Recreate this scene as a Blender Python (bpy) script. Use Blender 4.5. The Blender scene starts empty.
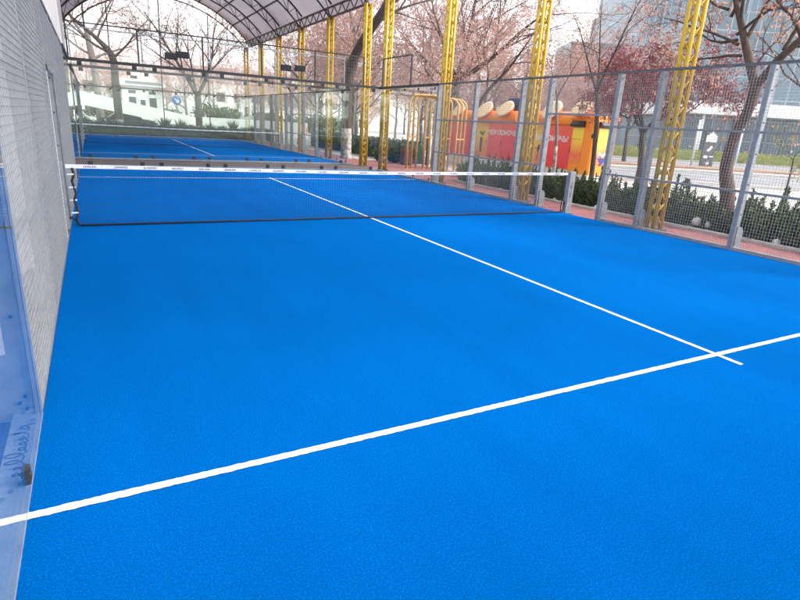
import bpy, math, random
from mathutils import Vector, Matrix
random.seed(7)
S = bpy.context.scene
COL = S.collection
R = math.radians

# ------------------------------------------------------------------ materials
def new_mat(name):
    m = bpy.data.materials.new(name); m.use_nodes = True
    nt = m.node_tree; nt.nodes.clear()
    out = nt.nodes.new('ShaderNodeOutputMaterial')
    return m, nt, out

def N(nt, t, **kw):
    n = nt.nodes.new(t)
    for k, v in kw.items():
        if k == 'inp':
            for a, b in v.items(): n.inputs[a].default_value = b
        else: setattr(n, k, v)
    return n

def rgba(c): return (c[0], c[1], c[2], 1.0)

def mat(name, c1, c2=None, rough=.6, metal=0., scale=6., detail=4., bump=0., bscale=None, lo=.35, hi=.65, spec=.5, stretch=None, distortion=0.):
    """principled surface whose colour wanders between c1 and c2 with object-space noise"""
    m, nt, out = new_mat(name)
    p = N(nt, 'ShaderNodeBsdfPrincipled')
    p.inputs['Roughness'].default_value = rough
    p.inputs['Metallic'].default_value = metal
    p.inputs['Specular IOR Level'].default_value = spec
    nt.links.new(p.outputs[0], out.inputs[0])
    tc = N(nt, 'ShaderNodeTexCoord')
    src = tc.outputs['Object']
    if stretch:
        mp = N(nt, 'ShaderNodeMapping'); mp.inputs['Scale'].default_value = stretch
        nt.links.new(src, mp.inputs[0]); src = mp.outputs[0]
    if c2 is None: c2 = tuple(x * .82 for x in c1)
    n = N(nt, 'ShaderNodeTexNoise', inp={'Scale': scale, 'Detail': detail, 'Roughness': .6, 'Distortion': distortion})
    nt.links.new(src, n.inputs['Vector'])
    r = N(nt, 'ShaderNodeValToRGB')
    r.color_ramp.elements[0].position = lo; r.color_ramp.elements[0].color = rgba(c2)
    r.color_ramp.elements[1].position = hi; r.color_ramp.elements[1].color = rgba(c1)
    nt.links.new(n.outputs['Fac'], r.inputs[0]); nt.links.new(r.outputs[0], p.inputs['Base Color'])
    if bump:
        b = N(nt, 'ShaderNodeTexNoise', inp={'Scale': bscale or scale * 4, 'Detail': 3.})
        nt.links.new(src, b.inputs['Vector'])
        bp = N(nt, 'ShaderNodeBump', inp={'Strength': bump, 'Distance': .02})
        nt.links.new(b.outputs['Fac'], bp.inputs['Height']); nt.links.new(bp.outputs[0], p.inputs['Normal'])
    return m

def turf_mat():
    m, nt, out = new_mat('blue_turf')
    p = N(nt, 'ShaderNodeBsdfPrincipled')
    p.inputs['Roughness'].default_value = .85
    p.inputs['Specular IOR Level'].default_value = .0
    nt.links.new(p.outputs[0], out.inputs[0])
    tc = N(nt, 'ShaderNodeTexCoord')
    fine = N(nt, 'ShaderNodeTexNoise', inp={'Scale': 230., 'Detail': 5., 'Roughness': .8})
    mid = N(nt, 'ShaderNodeTexNoise', inp={'Scale': 17., 'Detail': 6., 'Roughness': .7})
    big = N(nt, 'ShaderNodeTexNoise', inp={'Scale': .55, 'Detail': 5., 'Distortion': .6})
    mp = N(nt, 'ShaderNodeMapping'); mp.inputs['Scale'].default_value = (1.7, .16, 1)
    nt.links.new(tc.outputs['Object'], mp.inputs[0])
    streak = N(nt, 'ShaderNodeTexNoise', inp={'Scale': 1.5, 'Detail': 5.})
    nt.links.new(mp.outputs[0], streak.inputs['Vector'])
    for n in (fine, mid, big): nt.links.new(tc.outputs['Object'], n.inputs['Vector'])
    r1 = N(nt, 'ShaderNodeValToRGB')
    e = r1.color_ramp.elements
    e[0].position = .36; e[0].color = (.0, .044, .185, 1)
    e[1].position = .62; e[1].color = (.0, .160, .60, 1)
    k = e.new(.50); k.color = (.0, .102, .385, 1)
    nt.links.new(fine.outputs['Fac'], r1.inputs[0])
    def mul(col, fac, lo, hi):
        mr = N(nt, 'ShaderNodeMapRange', inp={'From Min': .3, 'From Max': .7, 'To Min': lo, 'To Max': hi})
        nt.links.new(fac, mr.inputs[0])
        mx = N(nt, 'ShaderNodeVectorMath', operation='SCALE')
        nt.links.new(col, mx.inputs[0]); nt.links.new(mr.outputs[0], mx.inputs['Scale'])
        return mx.outputs[0]
    grain = N(nt, 'ShaderNodeTexNoise', inp={'Scale': 105., 'Detail': 4., 'Roughness': .75}); nt.links.new(tc.outputs['Object'], grain.inputs['Vector'])
    c = mul(r1.outputs[0], grain.outputs['Fac'], .50, 1.44)
    c = mul(c, mid.outputs['Fac'], .955, 1.045)
    c = mul(c, big.outputs['Fac'], .94, 1.06)
    c = mul(c, streak.outputs['Fac'], .95, 1.05)
    nt.links.new(c, p.inputs['Base Color'])
    bp = N(nt, 'ShaderNodeBump', inp={'Strength': .9, 'Distance': .010})
    nt.links.new(fine.outputs['Fac'], bp.inputs['Height']); nt.links.new(bp.outputs[0], p.inputs['Normal'])
    return m

def glass_mat(name, tint=(.962, .986, .974), f0=.022, gain=1.0):
    """clear pane: see-through, with a Schlick mirror that grows towards grazing"""
    m, nt, out = new_mat(name)
    g = N(nt, 'ShaderNodeNewGeometry')
    d = N(nt, 'ShaderNodeVectorMath', operation='DOT_PRODUCT')
    nt.links.new(g.outputs['Normal'], d.inputs[0]); nt.links.new(g.outputs['Incoming'], d.inputs[1])
    a = N(nt, 'ShaderNodeMath', operation='ABSOLUTE'); nt.links.new(d.outputs['Value'], a.inputs[0])
    s = N(nt, 'ShaderNodeMath', operation='SUBTRACT', inp={0: 1.}); nt.links.new(a.outputs[0], s.inputs[1])
    pw = N(nt, 'ShaderNodeMath', operation='POWER', inp={1: 5.}); nt.links.new(s.outputs[0], pw.inputs[0])
    ma = N(nt, 'ShaderNodeMath', operation='MULTIPLY_ADD', inp={1: (1 - f0) * gain, 2: f0}); nt.links.new(pw.outputs[0], ma.inputs[0])
    t = N(nt, 'ShaderNodeBsdfTransparent'); t.inputs[0].default_value = rgba(tint)
    gl = N(nt, 'ShaderNodeBsdfGlossy', inp={'Roughness': 0.}); gl.inputs[0].default_value = (1, 1, 1, 1)
    mx = N(nt, 'ShaderNodeMixShader')
    nt.links.new(ma.outputs[0], mx.inputs[0]); nt.links.new(t.outputs[0], mx.inputs[1]); nt.links.new(gl.outputs[0], mx.inputs[2])
    nt.links.new(mx.outputs[0], out.inputs[0])
    return m

def membrane_mat(name, c1, c2, tr_, clear=0.):
    m, nt, out = new_mat(name)
    tc = N(nt, 'ShaderNodeTexCoord')
    n = N(nt, 'ShaderNodeTexNoise', inp={'Scale': 1.2, 'Detail': 5.}); nt.links.new(tc.outputs['Object'], n.inputs['Vector'])
    r = N(nt, 'ShaderNodeValToRGB')
    r.color_ramp.elements[0].color = rgba(c1); r.color_ramp.elements[1].color = rgba(c2)
    nt.links.new(n.outputs['Fac'], r.inputs[0])
    df = N(nt, 'ShaderNodeBsdfDiffuse'); tr = N(nt, 'ShaderNodeBsdfTranslucent')
    nt.links.new(r.outputs[0], df.inputs[0]); nt.links.new(r.outputs[0], tr.inputs[0])
    mx = N(nt, 'ShaderNodeMixShader', inp={0: tr_})
    nt.links.new(df.outputs[0], mx.inputs[1]); nt.links.new(tr.outputs[0], mx.inputs[2])
    tp = N(nt, 'ShaderNodeBsdfTransparent'); m2 = N(nt, 'ShaderNodeMixShader', inp={0: clear})
    nt.links.new(mx.outputs[0], m2.inputs[1]); nt.links.new(tp.outputs[0], m2.inputs[2]); nt.links.new(m2.outputs[0], out.inputs[0])
    return m

def leaf_mat(name, cols, rough=.6, trans=.3):
    """leaves: colour picked per loose piece"""
    m, nt, out = new_mat(name)
    g = N(nt, 'ShaderNodeNewGeometry')
    r = N(nt, 'ShaderNodeValToRGB'); r.color_ramp.interpolation = 'LINEAR'
    e = r.color_ramp.elements
    e[0].position = 0; e[0].color = rgba(cols[0]); e[1].position = 1; e[1].color = rgba(cols[-1])
    for i, c in enumerate(cols[1:-1]):
        k = e.new((i + 1) / (len(cols) - 1)); k.color = rgba(c)
    nt.links.new(g.outputs['Random Per Island'], r.inputs[0])
    p = N(nt, 'ShaderNodeBsdfPrincipled', inp={'Roughness': rough, 'Specular IOR Level': .3})
    t = N(nt, 'ShaderNodeBsdfTranslucent')
    nt.links.new(r.outputs[0], p.inputs['Base Color']); nt.links.new(r.outputs[0], t.inputs[0])
    mx = N(nt, 'ShaderNodeMixShader', inp={0: trans})
    nt.links.new(p.outputs[0], mx.inputs[1]); nt.links.new(t.outputs[0], mx.inputs[2]); nt.links.new(mx.outputs[0], out.inputs[0])
    return m

def gradient_mat(name, stops, axis='Z', lo=0., hi=1., rough=.35):
    """a printed panel whose ink runs from one colour to another along an object axis"""
    m, nt, out = new_mat(name)
    tc = N(nt, 'ShaderNodeTexCoord'); sp = N(nt, 'ShaderNodeSeparateXYZ')
    nt.links.new(tc.outputs['Object'], sp.inputs[0])
    n = N(nt, 'ShaderNodeTexNoise', inp={'Scale': 1.6, 'Detail': 2.}); nt.links.new(tc.outputs['Object'], n.inputs['Vector'])
    mr = N(nt, 'ShaderNodeMapRange', inp={'From Min': lo, 'From Max': hi})
    nt.links.new(sp.outputs[axis], mr.inputs[0])
    ad = N(nt, 'ShaderNodeMath', operation='MULTIPLY_ADD', inp={1: .5, 2: -.25}); nt.links.new(n.outputs['Fac'], ad.inputs[0])
    a2 = N(nt, 'ShaderNodeMath', operation='ADD'); nt.links.new(mr.outputs[0], a2.inputs[0]); nt.links.new(ad.outputs[0], a2.inputs[1])
    r = N(nt, 'ShaderNodeValToRGB'); e = r.color_ramp.elements
    e[0].position = 0; e[0].color = rgba(stops[0]); e[1].position = 1; e[1].color = rgba(stops[-1])
    for i, c in enumerate(stops[1:-1]):
        k = e.new((i + 1) / (len(stops) - 1)); k.color = rgba(c)
    nt.links.new(a2.outputs[0], r.inputs[0])
    p = N(nt, 'ShaderNodeBsdfPrincipled', inp={'Roughness': rough}); nt.links.new(r.outputs[0], p.inputs['Base Color'])
    nt.links.new(p.outputs[0], out.inputs[0])
    return m

def facade_mat(name, glass, frame, w, h, fx=.06, fz=.10, rough=.15, off=.5):
    """curtain wall: brick texture gives panes and mullions"""
    m, nt, out = new_mat(name)
    tc = N(nt, 'ShaderNodeTexCoord')
    mp = N(nt, 'ShaderNodeMapping'); mp.inputs['Rotation'].default_value = (R(90), 0, 0)
    nt.links.new(tc.outputs['Object'], mp.inputs[0])
    b = N(nt, 'ShaderNodeTexBrick', offset=0., inp={'Scale': 1., 'Mortar Size': fx, 'Brick Width': w, 'Row Height': h, 'Bias': 0., 'Mortar Smooth': .0})
    b.inputs['Color1'].default_value = rgba(glass); b.inputs['Color2'].default_value = rgba(tuple(x * .72 for x in glass)); b.inputs['Mortar'].default_value = rgba(frame)
    nt.links.new(mp.outputs[0], b.inputs['Vector'])
    p = N(nt, 'ShaderNodeBsdfPrincipled', inp={'Roughness': rough}); nt.links.new(b.outputs['Color'], p.inputs['Base Color'])
    nt.links.new(p.outputs[0], out.inputs[0])
    return m

M = {
 'turf': turf_mat(),
 'line': mat('line_white', (.66, .66, .60), (.50, .53, .54), rough=.9, scale=60, detail=6, bump=.5, bscale=180, lo=.3, hi=.5),
 'glass': glass_mat('court_glass'),
 'window': glass_mat('car_glass', tint=(.35, .40, .42), f0=.06),
 'steel': mat('galvanised_steel', (.27, .28, .295), (.19, .20, .215), rough=.5, metal=.12, scale=9, detail=6, bump=.06),
 'zinc': mat('zinc_rail', (.24, .26, .29), (.17, .19, .215), rough=.45, scale=7, detail=7),
 'steel_dark': mat('weathered_steel', (.11, .115, .12), (.07, .075, .08), rough=.6, metal=.1, scale=8),
 'wire': mat('welded_wire', (.31, .31, .315), (.23, .23, .24), rough=.6, metal=.1, scale=12),
 'black': mat('black_paint', (.018, .018, .020), (.010, .010, .012), rough=.5, scale=14),
 'black_cord': mat('black_cord', (.012, .013, .018), rough=.8, scale=30),
 'tape': mat('net_tape', (.80, .80, .82), (.68, .68, .72), rough=.7, scale=18, bump=.1),
 'yellow': mat('yellow_paint', (.52, .325, .014), (.30, .16, .018), rough=.45, scale=4, detail=10, lo=.30, hi=.46, bump=.1, bscale=40),
 'gold': mat('golden_paint', (.62, .36, .10), (.46, .24, .06), rough=.45, scale=4, detail=6),
 'brown': mat('brown_truss_paint', (.050, .030, .030), (.028, .018, .020), rough=.55, scale=5),
 'rim': mat('rust_orange_rim', (.32, .10, .035), (.20, .07, .03), rough=.55, scale=3),
 'membrane': membrane_mat('roof_membrane', (.54, .50, .51), (.70, .66, .67), .5),
 'membrane_clear': membrane_mat('translucent_membrane', (.82, .82, .82), (.90, .90, .90), .80, .55),
 'wall': mat('wall_render', (.80, .785, .765), (.66, .645, .63), rough=.75, scale=1.3, detail=8, bump=.15, bscale=30, stretch=(1, 1, .25)),
 'wall_white': mat('white_panel', (.80, .78, .76), (.72, .69, .68), rough=.5, scale=1.5, detail=5),
 'skirting': mat('skirting_white', (.75, .73, .68), (.6, .58, .54), rough=.6, scale=8),
 'ground': mat('pale_paving', (.46, .44, .42), (.34, .33, .32), rough=.85, scale=.6, detail=9, bump=.15, bscale=25),
 'strip': mat('brown_strip', (.13, .085, .08), (.085, .06, .055), rough=.85, scale=3, detail=9, bump=.2),
 'path': mat('red_rubber_path', (.29, .105, .105), (.20, .075, .078), rough=.85, scale=3, detail=9, bump=.25, bscale=120),
 'road': mat('worn_road', (.27, .27, .28), (.20, .20, .21), rough=.7, scale=.5, detail=9, bump=.15, bscale=30),
 'kerb': mat('kerb_stone', (.52, .50, .47), (.40, .38, .36), rough=.8, scale=5, bump=.2),
 'median': mat('median_tan', (.34, .21, .13), (.24, .15, .10), rough=.85, scale=1.2, detail=8, bump=.3),
 'floor_side': mat('side_floor', (.06, .07, .20), (.04, .05, .15), rough=.6, scale=2.),
 'bark': mat('dark_bark', (.085, .062, .052), (.040, .030, .026), rough=.9, scale=5, detail=9, bump=.8, bscale=18, stretch=(3, 3, .6)),
 'bark_red': mat('brown_bark', (.115, .072, .055), (.050, .034, .028), rough=.9, scale=4, detail=9, bump=.9, bscale=16, stretch=(3, 3, .8)),
 'bark_grey': mat('grey_bark', (.20, .165, .150), (.10, .085, .080), rough=.9, scale=4, detail=8, bump=.6, bscale=16, stretch=(2, 2, .5)),
 'limewash': mat('limewash', (.46, .42, .38), (.20, .17, .15), rough=.9, scale=5, detail=10, bump=.5, bscale=20, lo=.42, hi=.58),
 'twig': mat('twig', (.36, .245, .225), (.24, .16, .15), rough=.9, scale=1.),
 'twig_dark': mat('dark_twig', (.13, .085, .078), (.07, .048, .045), rough=.9, scale=1.),
 'leaf_dry': leaf_mat('dry_leaf', [(.48, .28, .235), (.60, .38, .31), (.38, .22, .19), (.66, .48, .41)], trans=.4),
 'leaf_orange': leaf_mat('orange_leaf', [(.56, .26, .14), (.68, .38, .25), (.48, .21, .13), (.72, .46, .35)], trans=.4),
 'leaf_red': leaf_mat('dark_red_leaf', [(.25, .065, .080), (.36, .10, .115), (.17, .045, .058), (.48, .20, .20)], trans=.3),
 'leaf_green': leaf_mat('shrub_leaf', [(.030, .050, .018), (.060, .090, .030), (.110, .140, .045), (.020, .036, .016), (.16, .19, .065)], trans=.2),
 'leaf_hedge': leaf_mat('hedge_leaf', [(.016, .040, .026), (.030, .070, .042), (.012, .028, .022)], trans=.15),
 'leaf_lime': leaf_mat('lime_hedge_leaf', [(.20, .24, .05), (.30, .34, .08), (.38, .38, .12)], trans=.3),
 'stone': mat('white_stone', (.72, .71, .70), (.5, .49, .48), rough=.8, scale=6, bump=.3),
 'orange': mat('orange_panel', (.86, .27, .02), (.80, .23, .015), rough=.35, scale=2),
 'red': gradient_mat('red_print', [(.74, .035, .05), (.80, .07, .07), (.84, .20, .08)], 'Z', .3, 2.6),
 'sunset': gradient_mat('sunset_print', [(.74, .15, .09), (.80, .32, .05), (.82, .56, .06), (.78, .34, .05)], 'Z', .3, 2.3),
 'poster': gradient_mat('poster_print', [(.80, .27, .03), (.72, .14, .06), (.82, .34, .06), (.85, .62, .05), (.85, .66, .10)], 'Z', .6, 2.2),
 'pulp': mat('orange_pulp', (.82, .56, .22), (.84, .66, .38), rough=.6, scale=9, lo=.4, hi=.6),
 'pith': mat('orange_pith', (.84, .76, .60), rough=.6),
 'peel': mat('orange_peel', (.76, .17, .02), (.62, .10, .02), rough=.5, scale=14, bump=.2),
 'white': mat('white_paint', (.78, .78, .77), (.68, .68, .67), rough=.5, scale=3),
 'blue_sign': mat('blue_sign', (.03, .14, .50), rough=.4),
 'navy': mat('navy_print', (.02, .03, .25), rough=.4),
 'ramp': mat('ramp_concrete', (.74, .74, .72), (.62, .63, .61), rough=.8, scale=1.2, detail=7),
 'bin': mat('maroon_bin', (.10, .035, .03), (.06, .02, .02), rough=.5),
 'dark_glass': mat('dark_window', (.045, .055, .065), (.025, .03, .04), rough=.08, scale=.6),
 'car_white': mat('car_white', (.75, .76, .77), rough=.2, scale=.5),
 'car_dark': mat('car_dark', (.02, .026, .04), rough=.2, scale=.5),
 'tyre': mat('tyre', (.02, .02, .02), rough=.8),
 'tower': facade_mat('tower_curtain_wall', (.10, .19, .27), (.24, .32, .38), 1.2, 3.6, fx=.06, rough=.25),
 'podium': facade_mat('podium_glass', (.10, .16, .20), (.24, .27, .29), 1.6, 2.3, fx=.06, rough=.12),
 'block': facade_mat('grey_block_wall', (.18, .20, .22), (.28, .29, .30), 3., 3.2, fx=.5, rough=.5),
 'skin': mat('skin', (.50, .29, .21), rough=.6), 'jacket': mat('peach_jacket', (.72, .45, .33), (.60, .36, .26), rough=.8, scale=9),
 'trousers': mat('pale_trousers', (.34, .37, .36), (.25, .28, .28), rough=.85, scale=9), 'hair': mat('dark_hair', (.05, .03, .022), rough=.6),
 'shoe': mat('dark_shoe', (.03, .03, .035), rough=.6),
}

# ------------------------------------------------------------------ mesh builder
class MB:
    def __init__(s): s.v = []; s.f = []; s.mi = []; s.smooth = []; s.cur = 0
    def add(s, vs, fs, smooth=False):
        o = len(s.v); s.v += [tuple(v) for v in vs]
        for f in fs: s.f.append(tuple(i + o for i in f)); s.mi.append(s.cur); s.smooth.append(smooth)
    def box(s, x0, y0, z0, x1, y1, z1):
        s.add([(x0,y0,z0),(x1,y0,z0),(x1,y1,z0),(x0,y1,z0),(x0,y0,z1),(x1,y0,z1),(x1,y1,z1),(x0,y1,z1)],
              [(0,3,2,1),(4,5,6,7),(0,1,5,4),(1,2,6,5),(2,3,7,6),(3,0,4,7)])
    def bbox(s, x0, y0, z0, x1, y1, z1, b=.006):
        """box with chamfered vertical edges"""
        P = [(x0+b,y0),(x1-b,y0),(x1,y0+b),(x1,y1-b),(x1-b,y1),(x0+b,y1),(x0,y1-b),(x0,y0+b)]
        s.prism(P, z0, z1)
    def prism(s, P, z0, z1):
        n = len(P)
        s.add([(p[0],p[1],z0) for p in P] + [(p[0],p[1],z1) for p in P],
              [tuple(range(n-1,-1,-1)), tuple(range(n,2*n))] + [(i,(i+1)%n,(i+1)%n+n,i+n) for i in range(n)])
    def bar(s, a, b, w, h=None, up=(0,0,1)):
        a = Vector(a); b = Vector(b); h = h or w; d = (b-a)
        if d.length < 1e-6: return
        d.normalize(); u = Vector(up)
        if abs(d.dot(u)) > .98: u = Vector((1,0,0))
        r = d.cross(u).normalized(); u = r.cross(d).normalized()
        o = [r*(-w/2)+u*(-h/2), r*(w/2)+u*(-h/2), r*(w/2)+u*(h/2), r*(-w/2)+u*(h/2)]
        s.add([a+q for q in o]+[b+q for q in o], [(0,3,2,1),(4,5,6,7),(0,1,5,4),(1,2,6,5),(2,3,7,6),(3,0,4,7)])
    def tube(s, pts, rad, n=6, caps=True):
        pts = [Vector(p) for p in pts]
        if not hasattr(rad, '__len__'): rad = [rad]*len(pts)
        vs = []; ref = None
        for i, p in enumerate(pts):
            d = (pts[min(i+1,len(pts)-1)] - pts[max(i-1,0)])
            if d.length < 1e-7: d = Vector((0,0,1))
            d.normalize()
            if ref is None: ref = Vector((1,0,0)) if abs(d.x) < .8 else Vector((0,1,0))
            r = (ref - d*ref.dot(d)).normalized(); ref = r; u = d.cross(r)
            for k in range(n):
                a = 2*math.pi*k/n; vs.append(p + (r*math.cos(a)+u*math.sin(a))*rad[i])
        fs = []
        for i in range(len(pts)-1):
            for k in range(n):
                fs.append((i*n+k, i*n+(k+1)%n, (i+1)*n+(k+1)%n, (i+1)*n+k))
        if caps:
            fs.append(tuple(range(n-1,-1,-1))); fs.append(tuple((len(pts)-1)*n+k for k in range(n)))
        s.add(vs, fs, n > 4)
    def disc(s, c, ax, r, t, n=20, r2=None):
        ax = Vector(ax).normalized(); c = Vector(c)
        s.tube([c-ax*t/2, c+ax*t/2], [r, r2 or r], n)
    def build(s, name, mats, parent=None, matrix=None):
        me = bpy.data.meshes.new(name); me.from_pydata(s.v, [], s.f)
        if not isinstance(mats, (list, tuple)): mats = [mats]
        for m in mats: me.materials.append(m)
        if len(mats) > 1: me.polygons.foreach_set('material_index', s.mi)
        me.polygons.foreach_set('use_smooth', s.smooth)
        me.update()
        o = bpy.data.objects.new(name, me); COL.objects.link(o)
        if parent: o.parent = parent
        if matrix: o.matrix_local = matrix
        return o

def tag(o, label, cat, group=None):
    o['label'] = label; o['category'] = cat
    if group: o['group'] = group
    return o
def empty(name, loc, label, cat, group=None, rz=0.):
    o = bpy.data.objects.new(name, None); o.empty_display_size = .2; COL.objects.link(o)
    o.location = loc; o.rotation_euler = (0, 0, rz)
    return tag(o, label, cat, group)
def struct(o): o['kind'] = 'structure'; return o
def copy_tree(o, parent=None):
    c = o.copy(); COL.objects.link(c)
    if parent: c.parent = parent; c.matrix_parent_inverse = o.matrix_parent_inverse.copy()
    for ch in list(o.children): copy_tree(ch, c)
    return c
def text_mesh(txt, size, name, material, parent, matrix, depth=.004, shear=0.):
    cu = bpy.data.curves.new(name, 'FONT'); cu.body = txt; cu.size = size; cu.extrude = depth; cu.align_x = 'CENTER'; cu.align_y = 'CENTER'
    cu.shear = shear; cu.offset = size*.03
    t = bpy.data.objects.new(name + '_source', cu); COL.objects.link(t)
    bpy.context.view_layer.update()
    me = bpy.data.meshes.new_from_object(t.evaluated_get(bpy.context.evaluated_depsgraph_get()))
    bpy.data.objects.remove(t); me.materials.clear(); me.materials.append(material); me.name = name
    o = bpy.data.objects.new(name, me); COL.objects.link(o); o.parent = parent; o.matrix_local = matrix
    return o

# ------------------------------------------------------------------ camera, world, sun
F, yaw, pitch, roll = 544.936, .51249, -.30976, .0606
CP = Vector((.41293, .5319, 1.73898))
fv = Vector((math.sin(yaw)*math.cos(pitch), math.cos(yaw)*math.cos(pitch), math.sin(pitch)))
r0 = Vector((math.cos(yaw), -math.sin(yaw), 0)); u0 = r0.cross(fv)
rv = r0*math.cos(roll) + u0*math.sin(roll); uv = -r0*math.sin(roll) + u0*math.cos(roll)
cam = bpy.data.cameras.new('camera'); cam.sensor_width = 36; cam.lens = F/800*36; cam.clip_end = 2000; cam.clip_start = .05
co = bpy.data.objects.new('camera', cam); COL.objects.link(co)
co.matrix_world = Matrix(((rv.x, uv.x, -fv.x, CP.x), (rv.y, uv.y, -fv.y, CP.y), (rv.z, uv.z, -fv.z, CP.z), (0, 0, 0, 1)))
S.camera = co
def depth(r, D, z=0.):
    """a point r metres to the right and D metres ahead of the photographer along the ground"""
    return Vector((CP.x + r*math.cos(yaw) + D*math.sin(yaw), CP.y - r*math.sin(yaw) + D*math.cos(yaw), z))
RZ = -yaw   # rotation of things that face the photographer squarely

w = bpy.data.worlds.new('World'); S.world = w; w.use_nodes = True
nt = w.node_tree; nt.nodes.clear()
SUN_EL, SUN_AZ = R(42), R(125)        # azimuth measured clockwise from +Y
sky = N(nt, 'ShaderNodeTexSky', sky_type='NISHITA'); sky.sun_disc = False
sky.sun_elevation = SUN_EL; sky.sun_rotation = SUN_AZ; sky.air_density = 1.; sky.dust_density = 1.6; sky.ozone_density = 1.
hs = N(nt, 'ShaderNodeHueSaturation', inp={'Saturation': .16, 'Value': 1.0})
bg = N(nt, 'ShaderNodeBackground', inp={'Strength': .15}); wo = N(nt, 'ShaderNodeOutputWorld')
nt.links.new(sky.outputs[0], hs.inputs['Color']); nt.links.new(hs.outputs[0], bg.inputs[0]); nt.links.new(bg.outputs[0], wo.inputs[0])
sl = bpy.data.lights.new('sun', 'SUN'); sl.energy = 1.2; sl.angle = R(16); sl.color = (1., .965, .92)
so = bpy.data.objects.new('sun', sl); COL.objects.link(so)
sd = Vector((math.sin(SUN_AZ)*math.cos(SUN_EL), math.cos(SUN_AZ)*math.cos(SUN_EL), math.sin(SUN_EL)))
so.rotation_euler = sd.to_track_quat('Z', 'Y').to_euler()
S.view_settings.view_transform = 'Standard'; S.view_settings.look = 'None'; S.view_settings.gamma = 1
S.view_settings.use_curve_mapping = False
S.view_settings.exposure = 1.95
S.render.engine = 'CYCLES'
S.cycles.transparent_max_bounces = 32; S.cycles.max_bounces = 10; S.cycles.diffuse_bounces = 4
S.cycles.transmission_bounces = 6; S.cycles.caustics_reflective = False; S.cycles.caustics_refractive = False
S.cycles.use_denoising = True

# ------------------------------------------------------------------ ground
def sheet(name, pts, z, m):
    b = MB(); b.add([(p[0], p[1], z) for p in pts], [tuple(range(len(pts)))]); return struct(b.build(name, m))
sheet('ground', [(-600,-600),(600,-600),(600,600),(-600,600)], -.060, M['ground'])
sheet('court_surround_path', [(-.14,20.0),(10.3,20.0),(10.3,23.0),(-.14,23.0)], -.012, M['strip'])
sheet('red_path', [(10.02,-12),(11.35,-12),(11.35,16.6),(14.0,17.4),(14.0,24.5),(12.2,26.5),(12.2,46),(10.02,46)], -.020, M['path'])
sheet('side_floor', [(-6,-6),(-.14,-6),(-.14,4.0),(-6,4.0)], -.016, M['floor_side'])
b = MB(); b.bbox(11.352,-12,-.06,11.45,16.55,.035); struct(b.build('path_kerb', M['kerb']))
p = [depth(9.5,25.5), depth(160,25.5), depth(160,35.5), depth(9.5,35.5)]; sheet('road', [(q.x,q.y) for q in p], -.045, M['road'])
p = [depth(9.5,44), depth(160,44), depth(160,55), depth(9.5,55)]; sheet('far_road', [(q.x,q.y) for q in p], -.045, M['road'])
b = MB()
for D in (30.4,):
    for k in range(3, 40):
        a = depth(k*4., D-.06); c = depth(k*4.+2., D+.06); 
        q = [depth(k*4.,D-.07), depth(k*4.+2.2,D-.07), depth(k*4.+2.2,D+.07), depth(k*4.,D+.07)]
        b.add([(x.x,x.y,-.041) for x in q], [(0,1,2,3)])
for D in (26.0, 35.0):
    q = [depth(9.6,D-.07), depth(160,D-.07), depth(160,D+.07), depth(9.6,D+.07)]
    b.add([(x.x,x.y,-.041) for x in q], [(0,1,2,3)])
struct(b.build('road_marking', M['line']))
def dbox(b, r0_, r1_, D0, D1, z0, z1):
    q = [depth(r0_,D0), depth(r1_,D0), depth(r1_,D1), depth(r0_,D1)]
    b.prism([(x.x,x.y) for x in q], z0, z1)
for D0, D1, z1, nm, mm in ((25.2,25.48,.08,'kerb','kerb'), (35.52,35.8,.10,'kerb','kerb'), (35.81,38.2,.06,'median','kerb'), (38.21,41.5,.16,'median','median'), (41.51,43.9,.06,'median','kerb'), (55.02,55.4,.10,'kerb','kerb')):
    b = MB(); dbox(b, 9.3, 160, D0, D1, -.06, z1); struct(b.build(nm, M[mm]))

# ------------------------------------------------------------------ court parts
def clamp_mb():
    b = MB(); b.bbox(-.036,-.020,-.042,.036,.020,.042,.008); b.tube([(0,-.026,0),(0,.026,0)], .016, 8); return b
CLAMP = None
def clamp(parent, loc, rz):
    global CLAMP
    if CLAMP is None:
        CLAMP = clamp_mb().build('clamp', M['black'], parent); o = CLAMP
    else:
        o = CLAMP.copy(); COL.objects.link(o); o.parent = parent
    o.location = loc; o.rotation_euler = (0, 0, rz); return o

def glass_run(root, axis, fixed, a0, n, w, inward, h=3., beam='black', rail=True):
    """n panes of width w along axis, standing at the fixed coordinate; local coords of root (root at court origin)"""
    t = .012; g = .004
    def bx(mb, u0, v0, z0, u1, v1, z1, bev=None):
        lo, hi = min(v0, v1), max(v0, v1)
        if axis == 'x': a = (u0, lo, z0, u1, hi, z1)
        else: a = (lo, u0, z0, hi, u1, z1)
        (mb.bbox(*a, bev) if bev else mb.box(*a))
    out = -inward
    for i in range(n):
        mb = MB(); bx(mb, a0+i*w+g, fixed, .020, a0+(i+1)*w-g, fixed+out*t, h-.03); mb.build('glass_pane', M['glass'], root)
    mb = MB(); bx(mb, a0, fixed+out*.014, 0, a0+n*w, fixed+out*.135, .05, .006); bx(mb, a0, fixed+out*.0001, .0, a0+n*w, fixed+out*.0139, .018)
    mb.build('base_rail', M['zinc'], root)
    mb = MB(); bx(mb, a0-.04, fixed-out*.03, h-.028, a0+n*w+.04, fixed+out*.09, h+.052, .008); mb.build('top_beam', M[beam], root)
    for i in range(n):
        for k in ((.14, .86) if axis == 'x' else (.08, .60)):
            u = a0+(i+k)*w
            for z in (.105, h-.09):
                loc = (u, fixed+out*.006, z) if axis == 'x' else (fixed+out*.006, u, z)
                clamp(root, loc, 0 if axis == 'x' else R(90)).scale = (1.75, 1.3, 1.35) if axis == 'x' else (.85, .8, .9)

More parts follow.
